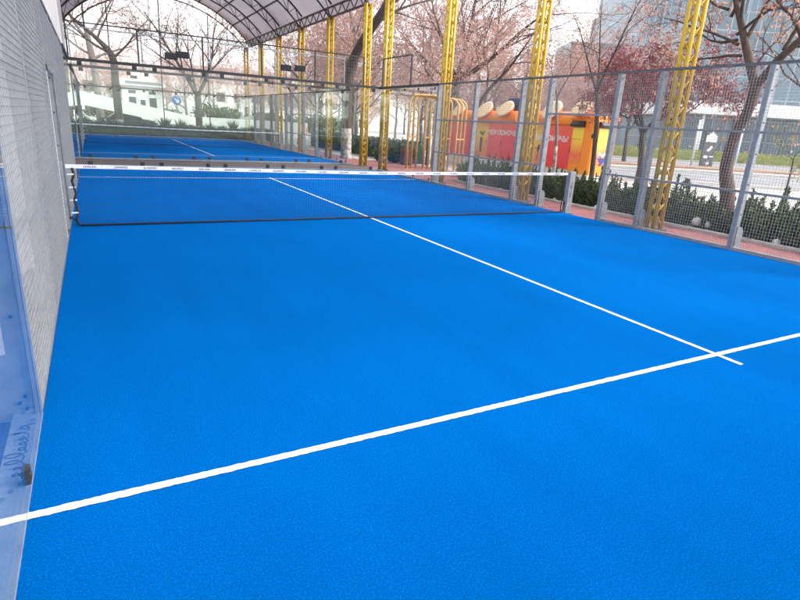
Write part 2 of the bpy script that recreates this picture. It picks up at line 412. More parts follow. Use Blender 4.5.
def wires(mb, p0, ux, L, z0, z1, sp=.05, t=.0037):
    """welded square mesh in the vertical plane that starts at p0 and runs along ux"""
    ux = Vector(ux); p0 = Vector(p0); nrm = Vector((ux.y, -ux.x, 0))
    k = int(round(L/sp)); 
    for i in range(1, k):
        a = p0 + ux*(i*L/k); mb.bar(a+Vector((0,0,z0)), a+Vector((0,0,z1)), t)
    n = int(round((z1-z0)/sp))
    for i in range(1, n):
        z = z0 + (z1-z0)*i/n
        a = p0 + Vector((0,0,z)) + nrm*t; mb.bar(a, a+ux*L, t)

POSTS = {}
def fence_post(root, side, Y, depth_out, h=3.):
    """galvanised post: flange towards the court, web outwards, gusset plate and bolts at the foot"""
    X = 0. if side < 0 else 10.; o = side
    key = (side, depth_out)
    if key in POSTS:
        q = copy_tree(POSTS[key], root); q.location = (X, Y, 0); return
    b = MB(); d = depth_out
    def bx(mb, x0, y0, z0, x1, y1, z1):
        mb.bbox(min(x0*o, x1*o), y0, z0, max(x0*o, x1*o), y1, z1, .004)
    bx(b, .012, -.045, .0, .034, .045, h); bx(b, .0341, -.022, .0, d, .022, h)
    bx(b, .004, -.045, .0, .0119, -.012, h); bx(b, .004, .012, .0, .0119, .045, h)
    post = b.build('post', M['steel'], root); post.location = (X, Y, 0)
    b = MB(); n = 9; P = []
    for k in range(n+1):
        a = math.pi/2*k/n; P.append((d + .11*math.sin(a), .28 + .12*math.cos(a)))
    P = [(d*.55, .40)] + P + [(d+.11, .0), (d*.55, .0)]
    b.add([(x*o, -.0225-.014, z) for x, z in P] + [(x*o, -.0225-.0005, z) for x, z in P],
          [tuple(range(len(P))), tuple(range(2*len(P)-1, len(P)-1, -1))] + [(i, i+len(P), (i+1) % len(P)+len(P), (i+1) % len(P)) for i in range(len(P))])
    b.build('gusset_plate', M['steel'], post)
    for x, z in ((.07,.06),(.10,.10),(.07,.14),(d*.6,.62),(d*.6,1.12),(d*.6,1.62),(d*.6,2.12),(d*.6,2.62),(.06,2.9),(.10,2.93)):
        b = MB(); b.disc((x*o, -.028 if z > .3 else -.040, z), (0,1,0), .011, .012, 8); b.build('bolt', M['black'], post)
    POSTS[key] = post

def mesh_side(root, side):
    X = 0. if side < 0 else 10.; dep = .13 if side < 0 else .16
    for Y in (4.02, 6, 8, 9, 11, 12, 14, 15.98): fence_post(root, side, Y, dep)
    xo = X + side*.040
    if side < 0:
        b = MB(); b.bbox(-.135, 8.925, .0, -.004, 8.952, 2.13, .004); b.build('bright_door_strip', M['wall_white'], root)  # added white strip, stands in for the brightness of the open doorway
        b = MB(); b.bbox(-.15, 8.90, 2.131, .01, 8.953, 2.20, .004); b.build('strip_cap', M['black'], root)  # black cap closing the added strip at the top
    for a, c, z0, zs in ((4.07,5.95,.06,(1.0,1.97)), (6.05,7.95,.06,(1.0,1.97)), (8.05,8.95,.06,(1.0,1.97)), (9.05,10.95,2.2,()), (11.05,11.95,.06,(1.0,1.97)), (12.05,13.95,.06,(1.0,1.97)), (14.05,15.93,.06,(1.0,1.97))):
        b = MB(); wires(b, (X+side*.008, a, 0), (0,1,0), c-a, z0, 2.97); b.build('wire_mesh', M['wire'], root)
        for z in zs:
            b = MB(); b.bar((xo, a, z), (xo, c, z), .035, .04); b.build('rail', M['steel'], root)
        if not zs:
            b = MB(); b.bar((xo, a, z0), (xo, c, z0), .035, .045); b.build('door_header', M['steel'], root)
        else:
            b = MB(); b.bbox(min(X+side*.004, X+side*.075), a, 0, max(X+side*.004, X+side*.075), c, .055, .005); b.build('base_rail', M['steel'], root)
    b = MB(); b.bbox(min(X+side*.001, X+side*.060), 3.9, 3.001, max(X+side*.001, X+side*.060), 16.1, 3.045, .005); b.build('top_rail', M['steel_dark'], root)

def marks(b, origin, ux, uz, L, h, rng):
    """a run of small illegible printed characters"""
    ux = Vector(ux); uz = Vector(uz); n = ux.cross(uz); o = Vector(origin); x = 0.
    while x < L:
        cw = rng.uniform(.55, .8)*h; kind = rng.randint(0, 3); t = h*.22
        def q(x0, z0, x1, z1):
            P = [o+ux*(x+x0)+uz*z0, o+ux*(x+x1)+uz*z0, o+ux*(x+x1)+uz*z1, o+ux*(x+x0)+uz*z1]
            b.add([p for p in P] + [p+n*.0012 for p in P], [(0,3,2,1),(4,5,6,7),(0,1,5,4),(1,2,6,5),(2,3,7,6),(3,0,4,7)])
        q(0, 0, t, h)
        if kind != 1: q(t, h-t, cw, h)
        if kind in (0, 2): q(cw-t, 0, cw, h-t*1.0001)
        if kind in (1, 3): q(t, 0, cw, t)
        if kind == 3: q(t, h*.45, cw*.8, h*.45+t*.8)
        x += cw + h*.22

def build_net(root):
    Y = 10.; b = MB(); x0, x1 = .12, 9.92; t = .0027
    ztop = lambda x: .92 - .04*(1 - abs(x-5.)/5.)**1.0
    n = int((x1-x0)/.045)
    for i in range(n+1):
        x = x0 + (x1-x0)*i/n; b.bar((x, Y, .03), (x, Y, ztop(x)-.05), t)
    for k in range(19):
        f = k/18; z = lambda x: .03 + (ztop(x)-.08)*f
        b.bar((x0,Y+t,z(x0)), (5,Y+t,z(5)), t); b.bar((5,Y+t,z(5)), (x1,Y+t,z(x1)), t)
    b.build('net_mesh', M['black_cord'], root)
    b = MB()
    for i in range(20):
        xa = .02+i*(9.96/20); xb = .02+(i+1)*(9.96/20)
        za, zb = ztop(xa), ztop(xb)
        b.add([(xa,Y-.007,za-.055),(xb,Y-.007,zb-.055),(xb,Y-.007,zb),(xa,Y-.007,za),(xa,Y+.007,za-.055),(xb,Y+.007,zb-.055),(xb,Y+.007,zb),(xa,Y+.007,za)],
              [(0,1,2,3),(7,6,5,4),(3,2,6,7),(4,5,1,0)])
    b.build('top_tape', M['tape'], root)
    rng = random.Random(3)
    for i in range(24):
        b = MB(); x = .25+i*.405; marks(b, (x, Y-.0075, ztop(x)-.042), (1,0,0), (0,0,1), .17, .026, rng)
        b.build('printed_mark', M['black'], root)
    b = MB(); b.tube([(x0,Y,.022),(3,Y,.020),(5,Y,.024),(8,Y,.020),(x1,Y,.026)], .016, 6); b.build('bottom_cord', M['black_cord'], root)
    b = MB(); pts = [(.10+.02*math.sin(k*2.1), Y-.01, .87-k*.094) for k in range(10)]; b.tube(pts, .018, 6)
    b.tube([(.12,Y,.02),(.03,Y-.02,.16),(.0,Y-.02,.13)], .013, 6); b.build('side_cord', M['black_cord'], root)
    b = MB(); pts = [(9.90+.012*math.sin(k*2.3), Y-.01, .87-k*.094) for k in range(10)]; b.tube(pts, .012, 6)
    b.tube([(9.9,Y,.02),(9.98,Y-.02,.10),(9.95,Y-.03,.30),(9.985,Y-.03,.2)], .010, 6); b.build('side_cord', M['black_cord'], root)
    for k in range(1, 9, 2): b = MB(); b.bar((.03,Y-.01,.87-k*.094), (.12,Y-.02,.875-k*.094), .014, .02); b.build('lacing_tie', M['tape'], root)
    for sgn, X in ((-1, 0.), (1, 10.)):
        o = sgn; b = MB()
        xa, xb = (X+o*.012, X+o*.05); b.bbox(min(xa,xb), Y-.06, 0, max(xa,xb), Y+.06, .95, .005)
        xa, xb = (X+o*.0501, X+o*.21); b.bbox(min(xa,xb), Y-.03, 0, max(xa,xb), Y+.03, .95, .005)
        po = b.build('net_post', M['steel'], root)
        if o > 0:
            b = MB(); rng = random.Random(5)
            marks(b, (X+.15, Y-.0305, .36), (0,0,1), (-1,0,0), .34, .05, rng); b.build('printed_mark', M['black'], po)
        b = MB(); xa, xb = X+o*.02, X+o*.25; b.bbox(min(xa,xb), Y-.08, -.01, max(xa,xb), Y+.10, .012, .01); b.build('base_plate', M['steel'], po)

def court(y0, first):
    w_ = 'near' if first else 'far'
    nm = 'the near court' if first else 'the second court'
    t = MB(); t.add([(0,y0,0),(10,y0,0),(10,y0+20,0),(0,y0+20,0)], [(0,1,2,3)]); struct(t.build('court_turf', M['turf']))
    b = MB(); z = .004
    lr = random.Random(17)
    def rect(x0, ya, x1, yb):
        lx = (x1-x0) > (yb-ya); L_ = (x1-x0) if lx else (yb-ya); n_ = max(2, int(L_/.02)); vs = []
        for i_ in range(n_+1):
            f_ = i_/n_; j0, j1 = lr.uniform(-.0028,.0028), lr.uniform(-.0028,.0028)
            vs += [(x0+(x1-x0)*f_, ya+j0, z), (x0+(x1-x0)*f_, yb+j1, z)] if lx else [(x1+j0, ya+(yb-ya)*f_, z), (x0+j1, ya+(yb-ya)*f_, z)]
        b.add(vs, [(2*i_, 2*i_+2, 2*i_+3, 2*i_+1) for i_ in range(n_)])
    rect(0, y0+3.0, 10, y0+3.05); rect(0, y0+16.95, 10, y0+17.0)
    rect(4.975, y0+2.8, 5.025, y0+2.9995); rect(4.975, y0+3.0505, 5.025, y0+16.9495); rect(4.975, y0+17.0005, 5.025, y0+17.2)
    struct(b.build('court_line', M['line']))
    def root(name, label, cat, group): return empty(name, (0, y0, 0), label, cat, group)
    g = 'glass walls of the padel courts'
    # end walls
    e0 = root('glass_end_wall', 'clear glass end wall of %s with black top beam, %s' % (nm, 'behind the photographer' if first else 'just past the red strip between the courts'), 'glass wall', g)
    glass_run(e0, 'x', 0., 0., 5, 2., 1)
    e1 = root('glass_end_wall', 'clear glass end wall of %s with black top beam, %s' % (nm, 'carrying a mesh screen and floodlights' if first else 'in front of the dark hedge'), 'glass wall', g)
    glass_run(e1, 'x', 20., 0., 5, 2., -1)
    for side in (-1, 1):
        X = 0. if side < 0 else 10.
        for a, pos in ((0., 'nearer'), (16., 'farther')):
            e = root('glass_side_wall', 'two clear glass panes on the %s side at the %s end of %s' % ('left' if side < 0 else 'right', pos, nm), 'glass wall', g)
            glass_run(e, 'y', X, a, 2, 2., -side, beam='steel_dark' if a == 0 else 'black')
        m = root('mesh_fence', 'galvanised wire mesh fence with posts on the %s side of %s' % ('left' if side < 0 else 'right', nm), 'fence', 'wire mesh fences of the padel courts')
        mesh_side(m, side)
    n = root('padel_net', 'black padel net with white top tape across the middle of %s' % nm, 'net', 'padel nets')
    build_net(n)

court(0., True)
court(23., False)

# upper mesh screens on the end walls
def screen(name, label, Y, xs, z0, z1, frame, axis='x', X=0., wr=.028):
    root = empty(name, (0,0,0), label, 'mesh screen', 'mesh screens above the glass')
    P = (lambda u, z: (u, Y, z)) if axis == 'x' else (lambda u, z: (X, u, z))
    for u in xs:
        b = MB(); b.bar(P(u,z0), P(u,z1), wr*1.6); b.build('upright', M[frame], root)
    b = MB(); b.bar(P(xs[0],z1), P(xs[-1],z1), wr, wr*1.3); b.build('top_bar', M[frame], root)
    for i in range(len(xs)-1):
        b = MB(); p0 = P(xs[i],0); wires(b, p0, (1,0,0) if axis == 'x' else (0,1,0), xs[i+1]-xs[i], z0, z1, sp=.1, t=.0028); b.build('wire_mesh', M['wire'], root)
screen('mesh_screen', 'black framed mesh screen standing on the far glass wall of the near court', 20.03, [.02,1.86,3.72,5.57,7.44,9.3], 3.053, 4.0, 'black')
screen('mesh_screen', 'grey framed taller mesh screen behind the black one, above the second court glass', 23.04, [.02,2.2,4.5,6.9,9.8], 3.053, 4.2, 'steel')
screen('mesh_screen', 'small black framed mesh screen above the right corner glass beside the yellow column', 0, [17.8,19.92], 3.053, 4.0, 'black', 'y', 10.03)

# floodlights on the far beam
def floodlight(x, zc, tilt, label):
    root = empty('floodlight', (x, 20.0, 3.053), label, 'floodlight', 'floodlights on the far wall')
    b = MB(); b.tube([(0,0,0),(0,0,.26)], .012, 8); b.build('pole', M['black'], root)
    b = MB(); b.bbox(-.19,-.035,-.095,.19,.035,.095,.03); h = b.build('lamp_housing', M['black'], root); h.location = (tilt, 0, zc); h.rotation_euler = (R(8),0,R(tilt*60))
    b = MB(); b.box(-.16,-.039,-.07,.16,-.0355,.07); b.build('lens', M['black'], h)
floodlight(2.72, .30, .06, 'left black floodlight of the left pair above the far glass')
floodlight(3.06, .37, .05, 'right black floodlight of the left pair, set a little higher')
floodlight(6.40, .31, .0, 'left black floodlight of the right pair above the far glass')
floodlight(6.92, .34, -.03, 'rightmost black floodlight above the far glass')

# brand lettering like a felt pen script on the near left base rail, and bolt stains
b = MB(); pts = []
pr_ = random.Random(21); y_ = 3.28
for L_ in range(9):
    h_ = pr_.choice((.018,.022,.026,.048,.052)); w2 = pr_.uniform(.045,.07); tw = pr_.uniform(.7,1.5)
    for k in range(18):
        t_ = k/17*2*math.pi; pts.append((-.040 - h_*(1-math.cos(t_))*.8 - .006*math.sin(t_*2*tw), y_ + w2*(k/17) + w2*.42*math.sin(t_)*tw, .0515))
    y_ += w2
for i in range(len(pts)-1): b.bar(pts[i], pts[i+1], .007, .0012)
pr = [o for o in COL.objects if o.name.startswith('base_rail') and o.parent and o.parent.name.startswith('glass_side_wall')][0]
b.build('pen_lettering', M['black'], pr)
for x, y in ((-.035,3.93),(-.09,3.95),(-.03,3.84),(-.035,3.22),(-.07,3.17),(-.10,3.12),(-.028,3.80)): b = MB(); b.disc((x,y,.052), (0,0,1), .013, .006, 10); b.build('bolt', M['steel_dark'], pr)

# ------------------------------------------------------------------ building on the left
root = empty('pavilion_wall', (-.26, 4.06, 0), 'pale rendered building wall with white upper panels, close behind the left mesh fence', 'wall')
b = MB(); b.bbox(-5.,0,-.06,0,24.,3.02,.01); b.build('lower_wall', M['wall'], root)
b = MB(); 
for k in range(20):
    b.box(-.5, k*1.2+.006, 3.021, .03, (k+1)*1.2-.006, 7.2)
b.build('upper_panel', M['wall_white'], root)
b = MB(); b.box(-5.,-.015,.02,.012,-.0005,.12); b.box(.0005,.0,.0,.014,24.,.10); b.build('skirting', M['skirting'], root)
root = empty('white_column', (-.42, 29.2, 0), 'white square column beyond the end of the left building wall', 'column')
b = MB(); b.bbox(-.2,-.2,-.06,.2,.2,6.8,.02); b.build('shaft', M['wall_white'], root)
b = MB(); b.bbox(-.26,-.26,-.06,.26,.26,.35,.02); b.build('base', M['skirting'], root)

# ------------------------------------------------------------------ vaulted roofs
def arch_pts(n, extra=0., Rr=7.4, zc=1.59, cx=5.):
    a1 = math.asin(5.45/Rr) + extra
    return [(cx + Rr*math.sin(-a1+2*a1*i/n), zc + Rr*math.cos(-a1+2*a1*i/n)) for i in range(n+1)]
def vault(label, ys, rim):
    root = empty('vaulted_roof', (5, ys[0], 6.6), label, 'roof', 'vaulted roofs over the courts')
    L = lambda x, y, z: (x-5, y-ys[0], z-6.6)
    ya, yb = ys[0]-.35, ys[-1]+.35
    b = MB(); P = arch_pts(28, .075, Rr=7.56); Q = arch_pts(28, .075, Rr=7.59); n = len(P)
    ny = 10; vs = []
    for j in range(ny+1):
        y = ya + (yb-ya)*j/ny
        sag = 0.
        vs += [L(x, y, z) for x, z in P]
    for j in range(ny+1):
        y = ya + (yb-ya)*j/ny; vs += [L(x, y, z) for x, z in Q]
    fs = []; o2 = (ny+1)*n
    for j in range(ny):
        for i in range(n-1):
            fs.append((j*n+i, j*n+i+1, (j+1)*n+i+1, (j+1)*n+i)); fs.append((o2+j*n+i, o2+(j+1)*n+i, o2+(j+1)*n+i+1, o2+j*n+i+1))
    for i in range(n-1):
        fs.append((i, o2+i, o2+i+1, i+1)); k = ny*n; fs.append((k+i, k+i+1, o2+k+i+1, o2+k+i))
    b.add(vs, fs, True); b.build('membrane', M['membrane' if rim else 'membrane_clear'], root)
    for y in ys:
        m = M['rim'] if (rim and y == ys[-1]) else M['brown']
        up = arch_pts(24, .0, Rr=7.50); lo = arch_pts(24, .0, Rr=7.08)
        b = MB(); b.tube([L(x,y,z) for x, z in up], .045, 6); b.tube([L(x,y,z) for x, z in lo], .040, 6)
        for i in range(24):
            b.bar(L(up[i][0],y,up[i][1]), L(lo[i+1][0],y,lo[i+1][1]) if i % 2 else L(lo[i][0],y,lo[i][1]), .028)
            if i % 2 == 0: b.bar(L(lo[i][0],y,lo[i][1]), L(up[i+1][0],y,up[i+1][1]), .028)
        b.build('arch_truss', m, root)
    P2 = arch_pts(10, .0, Rr=7.515)
    for i in range(1, 10):
        b = MB(); b.bar(L(P2[i][0],ys[0],P2[i][1]-.02), L(P2[i][0],ys[-1],P2[i][1]-.02), .06, .07); b.build('purlin', M['brown'], root)
    for X in (-.4, 10.4):
        b = MB(); za, zb = 6.20, 6.62; y = ys[0]; 
        b.bar(L(X,ys[0],za), L(X,ys[-1],za), .07); b.bar(L(X,ys[0],zb), L(X,ys[-1],zb), .07); k = 0
        while y < ys[-1]-.1:
            b.bar(L(X,y,za if k % 2 else zb), L(X,min(y+.45,ys[-1]),zb if k % 2 else za), .035); y += .45; k += 1
        b.build('eave_truss', M['brown'], root)
    return root
NEAR = [-.3, 3.8, 7.85, 12.0, 16.2, 20.4]; FARR = [22.25, 26.3, 30.4, 34.4, 38.4, 42.4]
vault('white membrane vaulted roof on brown arched trusses over the near court', NEAR, False)
vault('white membrane vaulted roof on brown arched trusses over the second court', FARR, True)
PROTO = None
def column(y, label, x=10.42):
    global PROTO
    if PROTO is not None:
        c = copy_tree(PROTO); c.location = (x, y, 0); c['label'] = label; return c
    root = empty('lattice_column', (x, y, 0), label, 'column', 'yellow lattice columns along the right side')
    a, d = .108, .085; H = 6.2
    for sx in (-1, 1):
        for sy in (-1, 1):
            b = MB(); b.tube([(sx*a, sy*d, .012), (sx*a, sy*d, H)], .043, 10); b.build('chord', M['yellow'], root)
    b = MB(); n = 26
    for i in range(n):
        z0, z1 = .10 + i*(H-.15)/n, .10 + (i+1)*(H-.15)/n; s = 1 if i % 2 else -1
        for sy in (-1, 1): b.tube([(-s*a, sy*d, z0), (s*a, sy*d, z1)], .017, 5)
        for sx in (-1, 1): b.tube([(sx*a, -s*d, z0), (sx*a, s*d, z1)], .017, 5)
    b.build('lacing', M['yellow'], root)
    b = MB(); b.bbox(-.22,-.18,-.03,.22,.18,.011,.02); b.build('base_plate', M['steel_dark'], root)
    PROTO = root; return root
clab = {7.85: 'yellow lattice column, biggest in the picture, right of the doorway mesh panel', 12.0: 'yellow lattice column rising in front of the orange kiosk', 16.2: 'yellow lattice column between the golden hoops and the kiosk',
        20.4: 'yellow lattice column at the near corner of the far glass, right of its twin', 22.25: 'yellow lattice column carrying a small white camera',
        26.3: 'yellow lattice column seen through the far right glass beside a pale trunk', 30.4: 'yellow lattice column to the right of the standing person', 34.4: 'yellow lattice column to the left of the standing person',
        38.4: 'yellow lattice column in the far right side beyond the second net', 42.4: 'farthest yellow lattice column, at the end arch of the second court', 3.8: 'yellow lattice column outside the right fence, nearest the photographer', -.3: 'yellow lattice column outside the near right corner, behind the photographer'}
for y in NEAR + FARR: column(y, clab[y])
c = empty('security_camera', (10.17, 22.0, 4.0), 'small white security camera on a yellow column', 'camera')
b = MB(); b.bbox(-.05,-.16,-.04,.05,.10,.05,.015); b.build('camera_body', M['white'], c)
b = MB(); b.tube([(0,.04,.0),(.10,.14,.10)], .015, 6); b.build('bracket', M['white'], c)
b = MB(); b.disc((0,-.166,0), (0,1,0), .03, .012, 10); b.build('lens', M['black'], c)
for i, x in enumerate((1.9, 4.92, 7.95)):
    P = arch_pts(40, Rr=7.06); z = min(P, key=lambda q: abs(q[0]-x))[1]
    b = MB(); b.tube([(x, 43.32, -.03), (x, 43.32, 3.6), (x, 42.45, z)], .035, 8)
    tag(b.build('end_post', M['brown']), ['thin brown post under the far end arch, leftmost of the three', 'thin brown post in the middle under the far end arch', 'thin brown post under the far end arch, rightmost of the three'][i], 'post', 'posts under the far arch')

# ------------------------------------------------------------------ vegetation
def rv3(rng, s=1.): return Vector((rng.uniform(-s,s), rng.uniform(-s,s), rng.uniform(-s,s)))
def leaf(b, p, rng, size, up=.0):
    a = (rv3(rng)+Vector((0,0,up))).normalized(); c = a.cross(rv3(rng)).normalized()
    L = size*rng.uniform(.7,1.3); W = L*.5
    b.add([p, p+a*L*.5+c*W*.5, p+a*L, p+a*L*.5-c*W*.5], [(0,1,2,3)])
def branch(tb, lb, rng, p, d, L, r, lvl, cfg):
    n = 5 if lvl < 2 else 3
    pts = [Vector(p)]; d = Vector(d).normalized(); rr = [r]
    for i in range(n):
        d = (d + rv3(rng, cfg['wig']) + Vector((0,0,cfg['up'] if lvl < 3 else cfg['tipup']))).normalized()
        pts.append(pts[-1] + d*L/n); rr.append(max(r*(1-.75*(i+1)/n), cfg['rmin']))
    tb[0 if r > .03 else 1].tube(pts, rr, 7 if r > .06 else (5 if r > .025 else 3), caps=False)
    if lvl >= cfg['levels']:
        for k in range(cfg['leaves']):
            if rng.random() < cfg['leafp']:
                q = pts[rng.randint(1, n)] + rv3(rng, .05); leaf(lb, q, rng, cfg['leafsize'], -.3)
        return
    kids = cfg['kids'][lvl]
    for k in range(kids):
        f = .25 + .75*(k+rng.random())/kids
        x = f*n; i = min(int(x), n-1); q = pts[i].lerp(pts[i+1], x-i)
        dd = (pts[i+1]-pts[i]).normalized(); s = dd.cross(rv3(rng)).normalized()
        nd = (dd*rng.uniform(.45,.9) + s*rng.uniform(.6,1.) + Vector((0,0,cfg['lift']))).normalized()
        branch(tb, lb, rng, q, nd, L*rng.uniform(.45,.68), max(r*(1-.75*f)*.62, cfg['rmin']), lvl+1, cfg)
BASE = dict(wig=.22, up=.06, tipup=.0, rmin=.0055, levels=3, kids=[6,6,5,0], leaves=3, leafp=.8, leafsize=.10, lift=.12)
def tree_parts(seed, trunk, limbs, cfg, wash=0.):
    """trunk: list of (x,y,z,r); limbs: list of (height fraction or start, dir, length, radius)"""
    rng = random.Random(seed); tb = [MB(), MB()]; lb = MB(); wb = MB()
    pts = [Vector(t[:3]) for t in trunk]; rr = [t[3] for t in trunk]
    # smooth trunk
    P = []; Q = []
    for i in range(len(pts)-1):
        for k in range(4):
            f = k/4; a = pts[max(i-1,0)]; b_ = pts[i]; c = pts[i+1]; e = pts[min(i+2,len(pts)-1)]
            P.append(.5*((2*b_) + (c-a)*f + (2*a-5*b_+4*c-e)*f*f + (3*b_-a-3*c+e)*f**3)); Q.append((rr[i]*(1-f)+rr[i+1]*f)*(1+.05*rng.uniform(-1,1)))
    P.append(pts[-1]); Q.append(rr[-1])
    Q[0] *= 1.25
    tb[0].tube(P, Q, 10)
    if wash:
        W = [(p, q) for p, q in zip(P, Q) if p.z <= wash+.35]
        wb.tube([p for p, q in W], [q*1.025 for p, q in W], 10)
    for st, d, L, r in limbs:
        branch(tb, lb, rng, st, d, L, r, 0, cfg)
    return tb, lb, wb
def make_tree(name, label, loc, parts, mats, group=None, cat='tree', rz=0.):
    tb, lb, wb = parts
    root = empty(name, loc, label, cat, group, rz)
    tb[0].build('trunk', mats[0], root)
    c = tb[1]; c.cur = 1; c.add(lb.v, lb.f); c.build('crown', [mats[1], mats[2]], root)
    if wb.v: wb.build('limewash_band', M['limewash'], root)
    return root
def generic(seed, H, r, cfg, n=7, lean=.0, first=.35):
    rng = random.Random(seed); trunk = []
    x = y = 0.
    for i in range(6):
        f = i/5; trunk.append((x, y, H*.62*f - (.1 if i == 0 else 0), r*(1-.6*f))); x += rng.uniform(-.12,.12)+lean; y += rng.uniform(-.12,.12)
    limbs = []
    for k in range(n):
        f = first + (1-first)*(k+.5)/n; i = min(int(f*5), 4); g = f*5-i
        a, c = Vector(trunk[i][:3]), Vector(trunk[i+1][:3]); p = a.lerp(c, g); ang = k*2.4+rng.random()
        limbs.append((p, (math.cos(ang), math.sin(ang), rng.uniform(.5,1.2)), H*rng.uniform(.32,.46)*(1.15-.35*f), r*(1-.6*f)*.55))
    limbs.append((Vector(trunk[-1][:3]), (rng.uniform(-.2,.2),rng.uniform(-.2,.2),1), H*.42, r*.38))
    return tree_parts(seed, trunk, limbs, cfg)
bgc = dict(BASE, kids=[6,6,5,0], leaves=6, leafp=.85, leafsize=.15, rmin=.006)
PROT = []
for i, (H, r, dark) in enumerate(((11,.20,0),(13,.24,0),(9.5,.17,1),(12,.22,1))):
    PROT.append(make_tree('bare_tree', 'x', (0,0,0), generic(40+i, H, r, bgc), [M['bark'] if dark else M['bark_grey'], M['twig'], M['leaf_dry']]))
used = [0]*4
def put_tree(i, loc, rz, s, label, group):
    o = PROT[i] if not used[i] else copy_tree(PROT[i]); used[i] = 1
    o.location = loc; o.rotation_euler = (0,0,rz); o.scale = (s,s,s); o['label'] = label
    if group: o['group'] = group
    return o
rng = random.Random(11)
# park trees past the second court and past the street (positions picked by bearing and distance)
k = 0
for D, cnt, lo_, hi_, sc_ in ((56, 5, -36, 10, .62), (66, 9, -42, 20, .66), (78, 11, -48, 26, .72), (94, 13, -58, 30, .8), (120, 15, -76, 40, .85)):
    for j in range(cnt):
        r_ = lo_ + (hi_-lo_)*(j+rng.uniform(.15,.85))/cnt
        p = depth(r_, D+rng.uniform(-3,3)); 
        if p.y < 52 and p.x < 14: p.y = 52 + rng.random()*3
        if p.y < 66 and 1.5 < p.x*62/p.y < 8.5: p.x -= 8
        put_tree(k % 4, (p.x, p.y, -.06), rng.uniform(0,6.28), sc_*rng.uniform(.8,1.25), 'bare pinkish brown tree in the park far beyond the courts', 'bare trees of the park in the distance'); k += 1
# trees right of the second court, between path and street
for (x, y, s, lab) in ((14.5,33.0,.85,'bare tree behind the dark hedge right of the second court, nearest of its row'), (16.5,37.5,.95,'bare tree in the middle of the row right of the second court'), (14.2,42.,.9,'bare tree at the far end of the row right of the second court'), (19.5,30.5,.9,'bare tree with pink dry leaves behind the golden hoops'), (24,40,1.0,'bare tree in the distance between golden hoops and kiosk')):
    put_tree(k % 4, (x,y,-.06), rng.uniform(0,6.28), s, lab, 'bare trees right of the second court'); k += 1
for (x, y, s) in ((17.5,44,.8),(21,47,.9),(26,44,.85),(29,39,.8),(33,43,.95),(19,52,.9),(38,38,.9),(24,36,.7)):
    put_tree(k % 4, (x,y,-.06), rng.uniform(0,6.28), s, 'bare pink leaved tree in the thicket between the second court and the street', 'bare trees of the thicket right of the second court'); k += 1
for (r_, D, s, lab) in ((12.5,41,.75,'bare tree on the street median above the kiosk, left one'), (17.5,46,.8,'bare tree on the street median right of the kiosk'), (9,47,.9,'bare tree beyond the street behind the orange kiosk')):
    p = depth(r_, D); put_tree(k % 4, (p.x,p.y,-.06), rng.uniform(0,6.28), s, lab, 'bare trees along the street'); k += 1

# dark trunks with limewashed feet behind the second court
cfg = dict(BASE, kids=[7,6,4,0], leafsize=.13, leaves=4, leafp=.7, rmin=.008)
make_tree('park_tree', 'dark leaning trunk with limewashed foot behind the second court, left one', (2.25, 47.2, -.06),
   tree_parts(61, [(0,0,-.1,.30),(0,0,1.5,.27),(-.02,0,3.6,.26),(-.05,0,5.2,.23),(-.9,.1,6.3,.15),(-2.2,.3,7.4,.11)],
     [(( -.9,.1,6.3),(.5,.2,1),4.,.08),((-2.2,.3,7.4),(-.8,0,.6),4.,.08),((-.3,0,5.5),(-1,.2,.5),4.2,.09),((-1.6,.2,6.8),(-.2,-.4,1),3.6,.07),((-.05,0,5.1),(.8,0,.8),3.8,.09)], cfg, wash=.9),
   [M['bark'], M['twig_dark'], M['leaf_dry']])
make_tree('park_tree', 'dark forked tree with limewashed foot behind the second court, right of the white booth', (7.7, 46.6, -.06),
   tree_parts(62, [(0,0,-.1,.30),(.02,0,1.3,.25),(0,0,3.1,.23)],
     [((0,0,2.9),(-.45,0,1),6.4,.14),((0,0,3.0),(.42,.1,1),6.2,.14),((-.3,0,4.),(-.9,0,.7),4.5,.07),((.3,0,4.2),(1,0,.8),4.6,.07),((0,0,3.05),(0,.3,1),6.,.09)], cfg, wash=.9),
   [M['bark'], M['twig_dark'], M['leaf_dry']])
make_tree('park_tree', 'pale brown trunk far behind the white ramp on the left', (1.2, 58, -.06),
   tree_parts(63, [(0,0,-.1,.34),(0,0,2.,.30),(-.1,0,5.,.28),(-.4,0,8,.2)], [((-.3,0,7.),(-.7,0,1),5,.14),((-.3,0,7.5),(.7,0,1),5,.14),((-.2,0,5.6),(.9,.2,.7),4,.12),((-.2,0,6),(-.9,.2,.7),4,.12)], cfg, wash=.8),
   [M['bark_grey'], M['twig'], M['leaf_dry']])
# big pale trunk seen through the right glass of the second court
make_tree('plane_tree', 'thick pale trunk with limewashed foot seen through the right glass of the second court', (11.6, 26.9, -.06),
   tree_parts(64, [(0,0,-.1,.29),(0,0,1.5,.25),(.02,-.05,3.8,.255),(.12,-.9,5.1,.21),(.6,-2.4,6.6,.18),(1.0,-3.6,8.4,.14)],
     [((1.0,-3.6,8.4),(.5,-.6,1),3.5,.09),((.4,-1.9,6.1),(1.,.2,.8),3.6,.09),((.6,-2.4,6.6),(1.,-.5,.8),3.6,.09),((.02,-.05,3.7),(.2,.5,1.),1.2,.2)], dict(cfg, kids=[6,5,4,0]), wash=1.3),
   [M['bark'], M['twig'], M['leaf_dry']])
